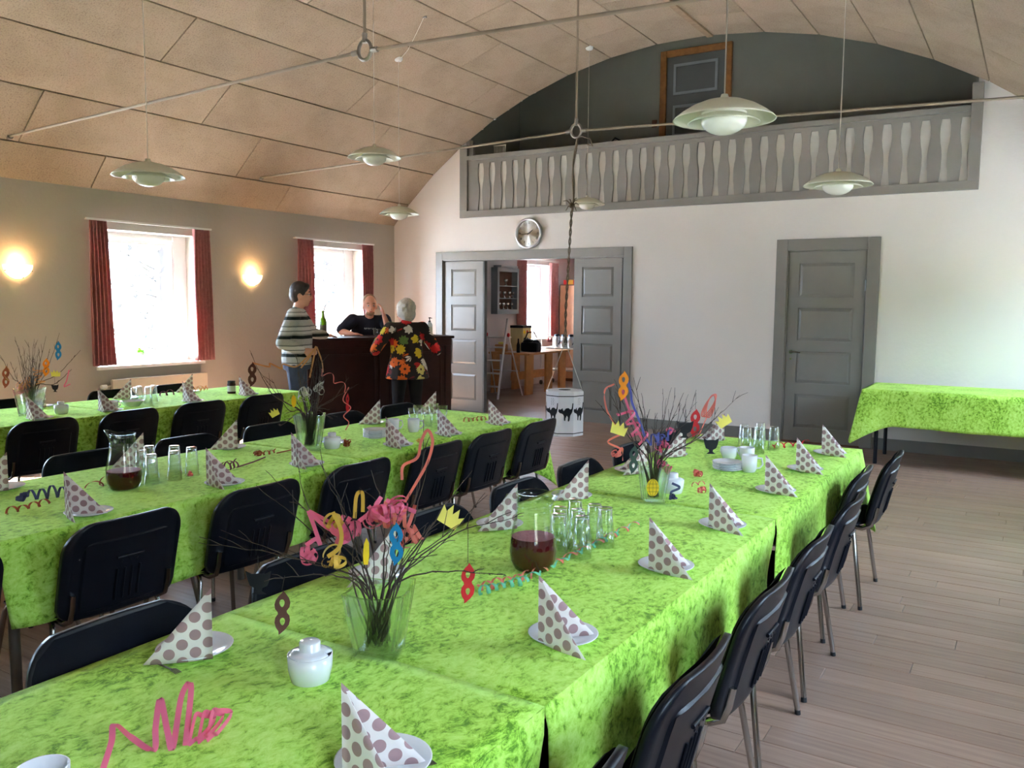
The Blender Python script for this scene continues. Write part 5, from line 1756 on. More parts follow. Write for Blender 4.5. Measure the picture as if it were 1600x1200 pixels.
# ------------------------------------------------------------------ twig vases, paper decorations, streamers
def vase(x, y, h, wt, wb, rz, lab):
    root = tag(empty('glass_vase', (x, y, PZ), rz), lab, 'vase', 'square glass vases with twigs')
    def ring(w, z, dip=0.0, n=6):
        pts = []
        for s_ in range(4):
            a0 = PI / 4 + s_ * PI / 2; a1 = a0 + PI / 2
            p, q = Vector((math.cos(a0), math.sin(a0), 0)) * w * .7071, Vector((math.cos(a1), math.sin(a1), 0)) * w * .7071
            for t in (.06, .28, .5, .72, .94):
                c = p.lerp(q, t)
                pts.append(Vector((c.x, c.y, z - dip * math.sin(PI * t))))
        return pts
    def shell(rows, nm, mat):
        n = len(rows[0]); m = MB()
        m.add([p for r_ in rows for p in r_], [(i * n + k, i * n + (k + 1) % n, (i + 1) * n + (k + 1) % n, (i + 1) * n + k) for i in range(len(rows) - 1) for k in range(n)])
        m.add(rows[0], [list(range(n))[::-1]]); m.add(rows[-1], [list(range(n))])
        return m.build(nm, mat, root)
    t = .008
    shell([ring(wb, 0), ring(wb + (wt - wb) * .5, h * .5), ring(wt, h, .010), ring(wt - 2 * t, h, .010), ring(wb + (wt - wb) * .5 - 2 * t, h * .5), ring(wb - 2 * t, .022)], 'glass_body', M['vaseglass'])
    return root

def path3(pts, n=10):
    """smooth path through points"""
    pts = [Vector(p) for p in pts]
    if len(pts) == 2: pts = [pts[0], pts[0].lerp(pts[1], .5), pts[1]]
    out = []
    P = [pts[0] * 2 - pts[1]] + pts + [pts[-1] * 2 - pts[-2]]
    for i in range(1, len(P) - 2):
        for k in range(n):
            t = k / n
            a, b, c, d = P[i - 1], P[i], P[i + 1], P[i + 2]
            out.append(.5 * ((2 * b) + (c - a) * t + (2 * a - 5 * b + 4 * c - d) * t * t + (3 * b - a - 3 * c + d) * t ** 3))
    out.append(pts[-1])
    return out

def twig(pts, r, rs, lab, group, side=3, mat='bark'):
    root_pts = path3(pts, 7)
    m = MB()
    n = len(root_pts)
    for i in range(1, n - 1):
        root_pts[i] = root_pts[i] + Vector((rs.uniform(-1, 1), rs.uniform(-1, 1), rs.uniform(-1, 1))) * .0022
    m.tube(root_pts, [r * (1 - .78 * i / (n - 1)) for i in range(n)], 5)
    for k in range(side):
        i = rs.randint(int(n * .5), n - 2); p = root_pts[i]
        d = (root_pts[i + 1] - p).normalized() + Vector((rs.uniform(-1, 1), rs.uniform(-1, 1), rs.uniform(-.4, .9))) * .75
        L = rs.uniform(.02, .075)
        d.normalize()
        m.tube([p, p + d * L * .5 + Vector((0, 0, .003)), p + d * L], [r * .42, r * .34, r * .22], 4)
    for k in range(5):
        i = rs.randint(int(n * .4), n - 2); p = root_pts[i]
        m.ball(p + Vector((rs.uniform(-1, 1), rs.uniform(-1, 1), rs.uniform(-1, 1))).normalized() * r * .5, r * .55, 3)
    o = m.build('twig', M[mat])
    tag(o, lab, 'twig', group)
    return rebase(o)

def bouquet(base, h, wt, wb, tips, rs, where, r=.0042, extra=10, lean=(.25, .4)):
    """tips = [(px,py,depth offset,[mid px,py])]"""
    b0 = Vector(base)
    D0 = DEPTH(b0)
    grp = 'bare twigs in the vase ' + where
    k = 0
    for tp in tips:
        px, py, dd = tp[:3]
        T_ = W(px, py, D0 + dd)
        foot = b0 + Vector((rs.uniform(-1, 1), rs.uniform(-1, 1), 0)) * wb * .22 + Vector((0, 0, .026))
        hd = Vector((T_.x - b0.x, T_.y - b0.y, 0))
        if hd.length > 1e-3: hd.normalize()
        mouth = b0 + hd * wt * .30 + Vector((rs.uniform(-.12, .12) * wt, rs.uniform(-.12, .12) * wt, h + .008))
        pts = [foot, mouth]
        for q in tp[3:]: pts.append(W(q[0], q[1], D0 + dd * .6))
        pts.append(T_)
        twig(pts, r * rs.uniform(.8, 1.15), rs, 'bare brown twig standing in the glass vase %s' % where, grp)
    for k in range(extra):
        a = rs.uniform(0, 2 * PI); L = rs.uniform(.16, .34); s_ = rs.uniform(*lean)
        foot = b0 + Vector((rs.uniform(-1, 1), rs.uniform(-1, 1), 0)) * wb * .24 + Vector((0, 0, .026))
        hd = Vector((math.cos(a), math.sin(a), 0))
        mouth = b0 + hd * wt * rs.uniform(.05, .28) + Vector((0, 0, h + .01))
        T_ = mouth + hd * L * s_ + Vector((0, 0, L))
        twig([foot, mouth, mouth.lerp(T_, .5) + Vector((rs.uniform(-1, 1), rs.uniform(-1, 1), 0)) * .015, T_], r * rs.uniform(.6, 1.0), rs, 'bare brown twig standing in the glass vase %s' % where, grp, 2)

# --- flat paper shapes
def mask_loops(s=1.0):
    """carnival eye mask hung upright: two lobes with eye holes, a pointed tip at each end"""
    def lobe(cy_, sg):
        pts = []
        return pts
    out = [(.004, .070), (.012, .058), (.021, .044), (.0245, .030), (.022, .016), (.013, .004), (.014, -.002), (.021, -.012), (.0225, -.026), (.019, -.040), (.008, -.054), (-.004, -.064), (-.012, -.070),
           (-.0125, -.058), (-.020, -.046), (-.0235, -.030), (-.021, -.015), (-.013, -.004), (-.014, .003), (-.021, .013), (-.0225, .027), (-.018, .041), (-.009, .053), (.001, .062)]
    def hole(cy_):
        return [(.0075 * math.cos(a) * (1 + .25 * math.sin(a)), cy_ + .0125 * math.sin(a)) for a in [2 * PI * k / 12 for k in range(12)]]
    S_ = lambda L: [(x * s, y * s) for x, y in L]
    return [S_(out), S_(hole(.029)), S_(hole(-.029))]
def paper(loops, mat, pos, name, lab, cat, rz=0.0, tilt=0.0, th=.0012, thread=None, group=None):
    """paper shape facing the room's camera side, hung at pos"""
    root = tag(empty(name, pos, 0), lab, cat, group)
    me = curve_mesh(name + '_card', loops, th)
    me.materials.append(M[mat])
    o = link('paper_card', me, root)
    o.rotation_euler = (PI / 2, tilt, YAW * -1 * -1 + rz)
    o.rotation_euler = Matrix.Rotation(-YAW + rz, 3, 'Z').to_4x4().to_3x3() @ Matrix.Rotation(PI / 2, 3, 'X') @ Matrix.Rotation(tilt, 3, 'Z') and (Matrix.Rotation(-YAW + rz, 3, 'Z') @ Matrix.Rotation(PI / 2, 3, 'X') @ Matrix.Rotation(tilt, 3, 'Z')).to_euler()
    if thread:
        m = MB(); m.tube([Vector((0, 0, thread[0])), Vector((thread[2] if len(thread) > 2 else 0, 0, thread[1]))], .0008, 4); m.build('thread', M['thread'], root)
    return root
CROWN = [(-.030, -.030), (.030, -.030), (.034, .012), (.020, .002), (.010, .026), (0, .004), (-.012, .028), (-.020, .004), (-.036, .016)]
CATHEAD = [(-.026, .012), (-.030, .034), (-.016, .026), (.0, .027), (.016, .026), (.030, .034), (.026, .010), (.020, -.006), (.008, -.012), (.007, -.020), (.018, -.028), (-.018, -.028), (-.007, -.020), (-.008, -.012), (-.020, -.006)]
LANTERN = [(.024 * math.cos(a) ** 1 * (1.0), .034 * math.sin(a)) for a in [2 * PI * k / 24 for k in range(24)]]
STRIP = [(-.010, -.045), (.006, -.05), (.012, -.015), (.011, .03), (.002, .05), (-.008, .03), (-.012, -.01)]

# --- curled paper streamers
def coil(m, a, b, rad, turns, w, rs, n=None, sag=0.0, fade=1.0):
    """spiral strip from a to b"""
    a, b = Vector(a), Vector(b)
    ax = (b - a); L = ax.length; ax = ax / L if L > 1e-6 else Vector((1, 0, 0))
    e1 = ax.cross(Vector((0, 0, 1)));  e1 = e1.normalized() if e1.length > 1e-3 else Vector((1, 0, 0)); e2 = ax.cross(e1)
    n = n or int(turns * 14) + 2
    ph = rs.uniform(0, 6)
    pts = []
    for i in range(n + 1):
        t = i / n; w_ = ph + 2 * PI * turns * t
        r_ = rad * (1 - (1 - fade) * t) * (1 + .25 * math.sin(t * 9 + ph))
        pts.append(a + ax * L * t + e1 * r_ * math.cos(w_) + e2 * r_ * math.sin(w_) + Vector((0, 0, -sag * 4 * t * (1 - t))))
    m.ribbon(pts, ax, w)
    return m
def strip(m, pts, w, wdir=(0, 0, 1)):
    m.ribbon(path3(pts, 8), wdir, w); return m
def tangle(m, c, rad, loops, w, rs, flat=.7):
    """loose loops of strip around c"""
    c = Vector(c)
    for k in range(loops):
        ax = Vector((rs.uniform(-1, 1), rs.uniform(-1, 1), rs.uniform(-.6, .6))).normalized()
        e1 = ax.orthogonal().normalized(); e2 = ax.cross(e1)
        o = c + Vector((rs.uniform(-1, 1), rs.uniform(-1, 1), rs.uniform(-1, 1) * flat)) * rad * .6
        r_ = rad * rs.uniform(.45, .9); a0 = rs.uniform(0, 6); tr = rs.uniform(.8, 1.5)
        pts = []
        for i in range(22):
            t = i / 21; a = a0 + 2 * PI * tr * t
            pts.append(o + (e1 * math.cos(a) + e2 * math.sin(a) * .75) * r_ * (1 - .2 * t) + ax * (t - .5) * rad * .6)
        m.ribbon(pts, ax, w)
    return m
def table_min(o, z=PZ + .0006):
    """let a loose streamer rest on the cloth"""
    for v in o.data.vertices:
        if v.co.z < z: v.co.z = z + (z - v.co.z) * .15
    return o
def streamer(m, mat, lab, group='paper streamers'):
    o = m.build('paper_streamer', M[mat])
    table_min(o)
    tag(o, lab, 'streamer', group)
    return rebase(o)

rs = random.Random(31)
# ===== nearest vase
V1 = Vector((-1.27, 1.47, PZ)); D1 = DEPTH(V1)
vase(V1.x, V1.y, .162, .145, .098, R_(26), 'square glass vase of twigs nearest the camera on the right-hand table')
bouquet(V1, .162, .145, .098, [
    (310, 848, -.05, (440, 868)), (345, 828, .0, (460, 872)), (400, 758, .08, (500, 840)), (415, 735, .12, (480, 800)), (458, 690, .15, (486, 800)), (500, 722, .1, (540, 800)),
    (580, 735, .1, (598, 800)), (662, 655, .18, (655, 760)), (738, 735, .2, (690, 800)), (758, 770, .15, (690, 850)), (818, 806, .1, (715, 832)), (790, 898, -.1, (700, 893)),
    (520, 895, -.06), (420, 905, -.1, (500, 898)), (700, 780, .12), (640, 770, .0), (610, 790, -.1), (556, 800, -.05), (672, 820, -.08), (725, 815, .06)], rs, 'nearest the camera', r=.0029, extra=6)
def P1(px, py, d=0.0): return W(px, py, D1 + d)
paper(mask_loops(.72), 'brownpaper', P1(441, 957, -.12), 'paper_mask', 'brown paper mask hanging left of the nearest twig vase', 'mask', rz=.25, thread=(.05, .085, .01), group='paper carnival masks')
paper(mask_loops(.72), 'bluepaper', P1(619, 850, -.1), 'paper_mask', 'bright blue paper mask on the nearest twigs', 'mask', rz=-.3, tilt=.05, group='paper carnival masks')
paper(mask_loops(.70), 'redpaper', P1(731, 911, .0), 'paper_mask', 'red paper mask hanging by a thread in front of the juice jug', 'mask', rz=.2, thread=(.048, .14), group='paper carnival masks')
paper([[(x * .75, y * .62) for x, y in STRIP]], 'yellowpaper', P1(572, 862, -.1), 'paper_strip', 'yellow paper oval on the nearest twigs beside the blue mask', 'paper shape', rz=.9)
paper([[(x * .9, y * .9) for x, y in CROWN]], 'palepaper', P1(706, 806, .1), 'paper_tiara', 'pale yellow paper crown with a blue dot on the nearest twigs', 'crown', rz=.3, tilt=-.6)
paper([[(x * 1.05, y * .95) for x, y in CATHEAD]], 'blackpaper', P1(404, 912, .1), 'paper_cat', 'black paper cat hanging at the left of the nearest twigs', 'paper cat', thread=(.03, .07))
def tie(px, py, L, d): pass
m = MB()
strip(m, [P1(482, 798), P1(500, 850), P1(494, 842), P1(478, 852)], .010, (.3, .2, 1))
strip(m, [P1(482, 798), P1(505, 820), P1(530, 835)], .010); strip(m, [P1(484, 799, .01), P1(520, 818), P1(545, 828)], .009)
tangle(m, P1(482, 872), .026, 6, .009, rs)
streamer(m, 'pinkpaper', 'pink paper streamer hanging at the left side of the nearest twigs')
m = MB(); coil(m, P1(525, 820), P1(550, 835), .030, 3, .010, rs); tangle(m, P1(590, 805, -.02), .040, 6, .010, rs, .5); tangle(m, P1(625, 800, .0), .040, 6, .010, rs, .5); tangle(m, P1(548, 830, -.02), .034, 5, .010, rs, .6)
strip(m, [P1(560, 815), P1(590, 795), P1(625, 792), P1(650, 800)], .010)
streamer(m, 'pinkpaper', 'tangled pink paper streamer across the nearest twigs')
m = MB(); strip(m, [P1(520, 800, -.05), P1(533, 830, -.05), P1(530, 855, -.05), P1(512, 870, -.05)], .010, (1, .3, 0)); tangle(m, P1(521, 872, -.05), .030, 4, .009, rs); tangle(m, P1(523, 815, -.03), .026, 3, .009, rs)
strip(m, [P1(554, 810), P1(557, 775), P1(566, 770), P1(567, 800)], .009, (1, .3, 0))
streamer(m, 'goldpaper', 'golden yellow paper streamer looped on the nearest twigs')
m = MB(); tangle(m, P1(640, 840, .02), .034, 5, .009, rs); coil(m, P1(585, 800), P1(645, 810), .026, 4, .009, rs)
streamer(m, 'coralpaper', 'coral paper streamer curled at the right of the nearest twigs')
m = MB(); strip(m, [P1(632, 785, .05), P1(650, 755, .08), P1(668, 722, .1), P1(676, 690, .12), P1(668, 672, .12), P1(658, 690, .12), P1(652, 715, .1), P1(630, 728, .1), P1(628, 750, .1)], .0075, (.8, .5, .3))
streamer(m, 'coralpaper', 'long pink paper streamer rising to the top of the nearest twigs')
# ===== second vase on the right-hand table
V2 = Vector((-1.315, 3.24, PZ)); D2 = DEPTH(V2)
vase(V2.x, V2.y, .165, .125, .085, R_(30), 'square glass vase of twigs at the middle of the right-hand table')
bouquet(V2, .165, .125, .085, [
    (930, 625, .0, (965, 665)), (960, 593, .05, (985, 660)), (977, 582, .1, (1008, 660)), (990, 590, .1, (1005, 660)), (1002, 614, .15, (1010, 665)), (1024, 645, .1), (1055, 618, .15, (1045, 660)),
    (1088, 614, .2, (1070, 660)), (1072, 640, .2, (1068, 665)), (1156, 617, .25, (1110, 660)), (1123, 636, .2, (1098, 680)), (950, 605, -.05, (970, 650)), (1120, 650, .1, (1080, 690)), (1080, 690, .05)], rs, 'at the middle of the right-hand table', r=.0036, extra=10)
def P2(px, py, d=0.0): return W(px, py, D2 + d)
paper(mask_loops(.90), 'orangepaper', P2(974, 603, -.02), 'paper_mask', 'orange paper mask at the top left of the second twig vase', 'mask', rz=.1, group='paper carnival masks')
paper(mask_loops(.90), 'redpaper', P2(1086, 661, .15), 'paper_mask', 'red paper mask on the right of the second twig vase', 'mask', rz=-.1, thread=(.06, .13), group='paper carnival masks')
paper(mask_loops(.85), 'greenpaper', P2(990, 718, -.1), 'paper_mask', 'dark green paper mask low at the left of the second twig vase', 'mask', rz=.3, group='paper carnival masks')
paper([[(x * 1.1, y * 1.1) for x, y in CATHEAD]], 'blackpaper', P2(1111, 698, .1), 'paper_cat', 'black paper cat hanging right of the second twig vase by the saucers', 'paper cat', thread=(.04, .16))
paper([[(x * 1.25, y * 1.2) for x, y in CATHEAD]], 'blackpaper', P2(1070, 672, .1), 'paper_cat', 'larger black paper cat behind the red mask on the second twigs', 'paper cat', thread=(.04, .12))
paper([[(x * 1.05, y * 1.05) for x, y in LANTERN]], 'yellowpaper', P2(1020, 762, -.075), 'paper_lantern', 'yellow paper lantern with black lines in front of the second vase', 'paper shape')
lan = [o for o in bpy.data.objects if o.name.startswith('paper_lantern') and o.type == 'EMPTY'][-1]
for k in (-.4, 0, .4):
    mm = MB(); pts = [Vector((.0255 * k * math.cos(a) * 1.5, 0, .034 * math.sin(a))) for a in [(-PI / 2 + PI * i / 12) for i in range(13)]]
    q = Matrix.Rotation(-YAW, 3, 'Z'); pts = [q @ (p + Vector((0, -.0022, 0))) for p in pts]
    mm.tube(pts, .0006, 4); mm.build('line', M['blackpaper'], lan)
for zq in (-.016, 0, .016):
    mm = MB(); hw = .025 * math.sqrt(1 - (zq / .036) ** 2); q = Matrix.Rotation(-YAW, 3, 'Z'); mm.tube([q @ Vector((-hw, -.0022, zq)), q @ Vector((hw, -.0022, zq))], .0006, 4); mm.build('line', M['blackpaper'], lan)
paper([[(x * 1.0, y * 1.0) for x, y in CROWN]], 'palepaper', P2(968, 668, -.05), 'paper_tiara', 'pale yellow paper crown with a face at the left of the second twigs', 'crown', tilt=-.3)
paper([[(x * .95, y * .95) for x, y in CROWN]], 'palepaper', P2(1130, 656, .2), 'paper_tiara', 'pale yellow paper crown at the right of the second twigs', 'crown', tilt=.6)
m = MB()
for k in range(4):
    c = P2(1109, 634, .2); q = Matrix.Rotation(-YAW, 3, 'Z')
    a = -.35 + .22 * k
    pts = [c + q @ Vector((.018 * math.sin(t) * math.cos(a) + .018 * math.cos(t) * .5 + .006 * k * math.cos(t), .012 * (k - 1.5), .050 * math.cos(t))) for t in [2 * PI * i / 20 for i in range(21)]]
    m.tube(pts, .0028, 5, cap=False)
m.tube([P2(1105, 650, .2), P2(1092, 680, .15)], .0025, 5)
o = m.build('wire_tulip', M['coralpaper']); tag(rebase(o), 'red looped paper tulip at the right top of the second twigs', 'ornament')
m = MB(); coil(m, P2(975, 640), P2(1005, 690), .030, 3, .010, rs); tangle(m, P2(1040, 700), .035, 4, .010, rs); strip(m, [P2(972, 608, .02), P2(983, 640, .02), P2(995, 670, .02), P2(1005, 690)], .010, (1, .3, 0)); tangle(m, P2(1050, 672, .05), .028, 3, .009, rs)
streamer(m, 'pinkpaper', 'pink paper streamer wound through the second twigs')
m = MB(); strip(m, [P2(960, 600), P2(945, 610), P2(948, 640), P2(962, 665)], .007); strip(m, [P2(976, 676), P2(950, 690), P2(970, 702), P2(962, 714), P2(972, 700), P2(973, 720)], .008); tangle(m, P2(963, 708), .018, 3, .007, rs)
streamer(m, 'coralpaper', 'coral paper streamer trailing left of the second twigs')
m = MB(); strip(m, [P2(982, 596, .03), P2(986, 615, .03), P2(988, 630, .03), P2(1000, 660, .02), P2(1010, 690)], .010, (1, .3, 0)); tangle(m, P2(1030, 688), .030, 3, .009, rs); coil(m, P2(1010, 690), P2(1050, 680), .02, 3, .008, rs)
streamer(m, 'blueviolet', 'violet blue paper streamer among the second twigs')
m = MB(); tangle(m, P2(1038, 728, .0), .028, 4, .009, rs); m2 = m
streamer(m, 'pinkpaper', 'pale pink paper curl just above the rim of the second vase')
m = MB(); strip(m, [P2(1050, 755, .05), P2(1062, 762, .05), P2(1048, 770, .05), P2(1058, 780, .05)], .010); tangle(m, P2(1050, 781, .05) + Vector((0, 0, .01)), .018, 4, .010, rs)
streamer(m, 'slatepaper', 'slate blue and red paper curl beside the second vase foot')
# ===== vase on the middle table
V3 = Vector((-3.40, 3.36, PZ)); D3 = DEPTH(V3)
vase(V3.x, V3.y, .20, .15, .10, R_(30), 'square glass vase of twigs on the middle table')
bouquet(V3, .20, .15, .10, [
    (392, 552, .0, (425, 615)), (395, 567, .05, (440, 625)), (424, 592, .0, (450, 640)), (497, 543, .1, (500, 610)), (495, 560, -.05, (485, 610)), (502, 570, .1, (505, 620)), (545, 590, .15, (520, 625)), (560, 600, .2, (535, 615)),
    (515, 640, .1), (520, 655, .15), (480, 600, 0), (470, 610, -.1), (490, 580, -.1), (458, 620, .05), (436, 662, -.1, (440, 664)), (468, 590, .1)], rs, 'on the middle table', r=.0042, extra=14, lean=(.1, .3))
def P3(px, py, d=0.0): return W(px, py, D3 + d)
paper(mask_loops(1.0), 'brownpaper', P3(394, 585, .0), 'paper_mask', 'brown paper mask hanging at the left of the middle-table twigs', 'mask', rz=.2, group='paper carnival masks')
paper([[(x * .5 + .0, y * 1.0) for x, y in mask_loops(.85)[0]], [(x * .5, y) for x, y in mask_loops(.85)[1]]], 'redpaper', P3(543, 630, .15), 'paper_mask', 'small red paper mask at the right of the middle-table twigs', 'mask', group='paper carnival masks')
paper([[(x * .55, y * 1.0) for x, y in LANTERN]], 'yellowpaper', P3(459, 627, -.1), 'paper_lantern', 'yellow paper oval on the middle-table twigs', 'paper shape')
paper([[(x * .8, y * .8) for x, y in CROWN]], 'palepaper', P3(428, 644, -.05), 'paper_tiara', 'pale yellow paper crown at the left of the middle-table twigs', 'crown', tilt=.5)
m = MB(); strip(m, [P3(394, 567), P3(420, 573), P3(422, 568), P3(440, 576), P3(442, 569), P3(462, 573), P3(478, 560), P3(492, 545)], .009, (.2, .2, 1))
strip(m, [P3(494, 541), P3(482, 560), P3(470, 575)], .009); strip(m, [P3(494, 541), P3(488, 570), P3(484, 590)], .009); strip(m, [P3(495, 542), P3(503, 565), P3(505, 582)], .008)
streamer(m, 'peachpaper', 'peach paper streamer draped along the top of the middle-table twigs')
m = MB(); coil(m, P3(500, 578, .05), P3(545, 610, .15), .02, 2.5, .005, rs); strip(m, [P3(545, 605, .15), P3(536, 625, .15), P3(548, 637, .15), P3(537, 650, .15), P3(545, 660, .15), P3(540, 672, .15)], .006, (1, .3, 0))
streamer(m, 'coralpaper', 'coral paper streamer hanging from the right of the middle-table twigs')
m = MB(); tangle(m, P3(475, 615, -.08), .04, 6, .007, rs, 1.2); tangle(m, P3(500, 605, .0), .04, 5, .007, rs, 1.2)
streamer(m, 'backing', 'white paper curls in the middle of the middle-table twigs')
# ===== vase on the window-side table
V4 = Vector((-6.00, 3.24, PZ)); D4 = DEPTH(V4)
vase(V4.x, V4.y, .20, .16, .11, R_(30), 'square glass vase of twigs on the window-side table')
bouquet(V4, .20, .16, .11, [
    (23, 526, .0, (38, 575)), (44, 535, .1, (48, 580)), (72, 525, .1, (62, 570)), (93, 520, .2, (75, 575)), (78, 545, .0, (68, 580)), (126, 547, .2, (90, 585)), (0, 555, .0, (20, 590)), (16, 565, .1, (30, 600)), (30, 565, -.1), (112, 577, .2, (85, 600))], rs, 'on the window-side table', r=.0050, extra=12, lean=(.1, .35))
def P4(px, py, d=0.0): return W(px, py, D4 + d)
paper(mask_loops(1.0), 'bluepaper', P4(91, 548, .1), 'paper_mask', 'light blue paper mask at the top of the window-side twigs', 'mask', group='paper carnival masks')
paper(mask_loops(1.1), 'rustpaper', P4(9, 590, .0), 'paper_mask', 'rust red paper mask at the far left of the window-side twigs', 'mask', group='paper carnival masks')
paper(mask_loops(.95), 'orangepaper', P4(72, 574, .0), 'paper_mask', 'orange paper mask in the middle of the window-side twigs', 'mask', rz=.4, group='paper carnival masks')
paper([[(x * 1.0, y * .8) for x, y in CROWN]], 'palepaper', P4(87, 583, .0), 'paper_tiara', 'yellow paper crown at the right of the window-side twigs', 'crown')
paper([[(x * .9, y * .9) for x, y in CATHEAD]], 'blackpaper', P4(86, 607, .1), 'paper_cat', 'small dark paper cat hanging above the window-side sugar bowl', 'paper cat', thread=(.03, .12))
m = MB(); tangle(m, P4(40, 600), .06, 9, .008, rs, .8); coil(m, P4(58, 575), P4(62, 600), .03, 3, .008, rs); strip(m, [P4(9, 572), P4(14, 580), P4(8, 588), P4(14, 595)], .01)
streamer(m, 'peachpaper', 'peach paper streamer tangled in the window-side twigs')
m = MB(); tangle(m, P4(30, 610), .05, 7, .008, rs, .9); strip(m, [P4(108, 578, .1), P4(104, 595, .1), P4(100, 604, .1), P4(110, 600, .1)], .007)
streamer(m, 'pinkpaper', 'pink paper streamer tangled in the window-side twigs')

# ===== streamers lying on the tables
def T(px, py, up=0.0): 
    p = WZ(px, py, PZ + .006); return p + Vector((0, 0, up))
m = MB(); strip(m, [T(158, 1210), T(175, 1185, .03), T(180, 1168, .045), T(205, 1160, .01), T(240, 1172), T(244, 1160, .03), T(252, 1135, .055), T(262, 1158, .02), T(270, 1168, .0), T(285, 1130, .055), T(300, 1125, .07), T(292, 1160, .015), T(290, 1165, .0)], .011, (.85, .53, 0))
for k in range(3):
    a = T(296 + 14 * k, 1160 - 3 * k); b = T(336 + 13 * k, 1140 - 1 * k, .022 + .004 * k)
    c = a.lerp(b, .5) + Vector((0, 0, .03)); d = a.lerp(b, .55) + Vector((.012, -.014, -.004))
    strip(m, [a, a.lerp(c, .6) + Vector((-.004, 0, .018)), c, b, d, a.lerp(d, .5), a + Vector((.006, -.006, 0))], .0105, (.2, -.4, .9))
streamer(m, 'pinkpaper', 'pink paper streamer lying in loops at the bottom left of the photo')
m = MB(); coil(m, T(748, 930, .012), T(822, 912, .012), .011, 6, .009, rs); coil(m, T(822, 910, .010), T(1000, 818, .010), .010, 9, .007, rs)
streamer(m, 'mintpaper', 'mint green paper streamer curling past the juice jug')
m = MB(); coil(m, T(745, 925, .012), T(825, 905, .012), .012, 5, .008, rs); coil(m, T(825, 905, .010), T(995, 822, .010), .010, 8, .006, rs); p = T(1000, 818)
streamer(m, 'coralpaper', 'coral paper streamer curling past the juice jug')
m = MB(); tangle(m, T(1090, 743, .010), .022, 6, .009, rs, .5); streamer(m, 'coralpaper', 'small coral streamer knot in front of the saucer stack')
m = MB(); tangle(m, T(1096, 768, .008), .02, 5, .007, rs, .4); coil(m, T(1080, 758, .004), T(1100, 756, .004), .008, 2, .004, rs); streamer(m, 'coralpaper', 'small coral streamer knot behind the pointed napkin, nearer the vase')
m = MB(); coil(m, T(1205, 700, .01), T(1262, 695, .01), .016, 4, .009, rs); streamer(m, 'redpaper', 'red and gold streamer at the far end of the right-hand table')
m = MB(); tangle(m, T(35, 782, .012), .025, 4, .012, rs, .5); coil(m, T(45, 780, .014), T(110, 772, .014), .026, 4, .010, rs); streamer(m, 'slatepaper', 'slate blue streamer at the left end of the middle table')
m = MB(); coil(m, T(8, 802, .006), T(75, 786, .006), .012, 4, .009, rs); streamer(m, 'rustpaper', 'rust streamer in front of the slate blue one on the middle table')
m = MB(); coil(m, T(140, 765, .012), T(175, 750, .012), .02, 1.5, .008, rs); streamer(m, 'rustpaper', 'thin rust streamer curl left of the middle-table jug')
m = MB(); coil(m, T(345, 735, .012), T(372, 728, .012), .022, 4, .010, rs); strip(m, [T(370, 730), T(395, 722), T(415, 714)], .007); streamer(m, 'plumpaper', 'plum streamer behind a napkin on the middle table')
m = MB(); tangle(m, T(402, 712, .010), .022, 5, .009, rs, .5); coil(m, T(408, 711, .006), T(432, 706, .006), .010, 3, .008, rs); strip(m, [T(432, 708), T(455, 703)], .006); streamer(m, 'rustpaper', 'rust streamer lying left of the middle-table vase')
m = MB(); tangle(m, T(541, 697, .018), .028, 9, .008, rs, .7); streamer(m, 'rustpaper', 'rust streamer ball beside the middle-table sugar bowl')
m = MB(); coil(m, T(725, 658, .006), T(758, 655, .006), .016, 5, .010, rs); streamer(m, 'peachpaper', 'peach streamer at the far end of the middle table')
m = MB(); coil(m, T(250, 618, .012), T(270, 616, .012), .025, 2, .012, rs); streamer(m, 'plumpaper', 'plum streamer in the middle of the window-side table')
m = MB(); coil(m, T(300, 612, .012), T(325, 608, .012), .025, 4, .012, rs); streamer(m, 'peachpaper', 'peach streamer beside the jam jar on the window-side table')
m = MB(); tangle(m, T(296, 744, .010), .016, 4, .008, rs, .5); streamer(m, 'coralpaper', 'small coral streamer knot beside the middle-table tumblers')
m = MB(); tangle(m, T(656, 690, .010), .022, 4, .010, rs, .5); streamer(m, 'goldpaper', 'yellow streamer knot beside the middle-table saucer stack')
# ------------------------------------------------------------------ people
M['skin'] = plain('skin', srgb(214, 160, 134), 0.55, var=0.06, scale=12)
M['skin2'] = plain('ruddy_skin', srgb(222, 158, 132), 0.55, var=0.06, scale=12)
M['hairdark'] = plain('dark_brown_hair', srgb(36, 25, 21), 0.6, var=0.3, scale=50, bump=.4, bscale=80)
M['hairgrey'] = plain('silver_grey_hair', srgb(196, 188, 176), 0.6, var=0.15, scale=50, bump=.4, bscale=80)
M['hairblond'] = plain('sandy_hair', srgb(150, 116, 86), 0.6, var=0.2, scale=50, bump=.4, bscale=80)
M['jeans'] = plain('blue_jeans', srgb(58, 68, 88), 0.85, var=0.15, scale=18)
M['blacktrouser'] = plain('black_trouser_cloth', srgb(16, 15, 18), 0.9)
M['navy'] = plain('navy_tshirt', srgb(16, 20, 38), 0.85, var=0.15, scale=9)
M['shoe'] = plain('dark_leather', srgb(28, 24, 22), 0.5)
M['eyew'] = plain('eye_white', srgb(220, 214, 208), 0.3)
M['lips'] = plain('lips', srgb(168, 84, 80), 0.5)
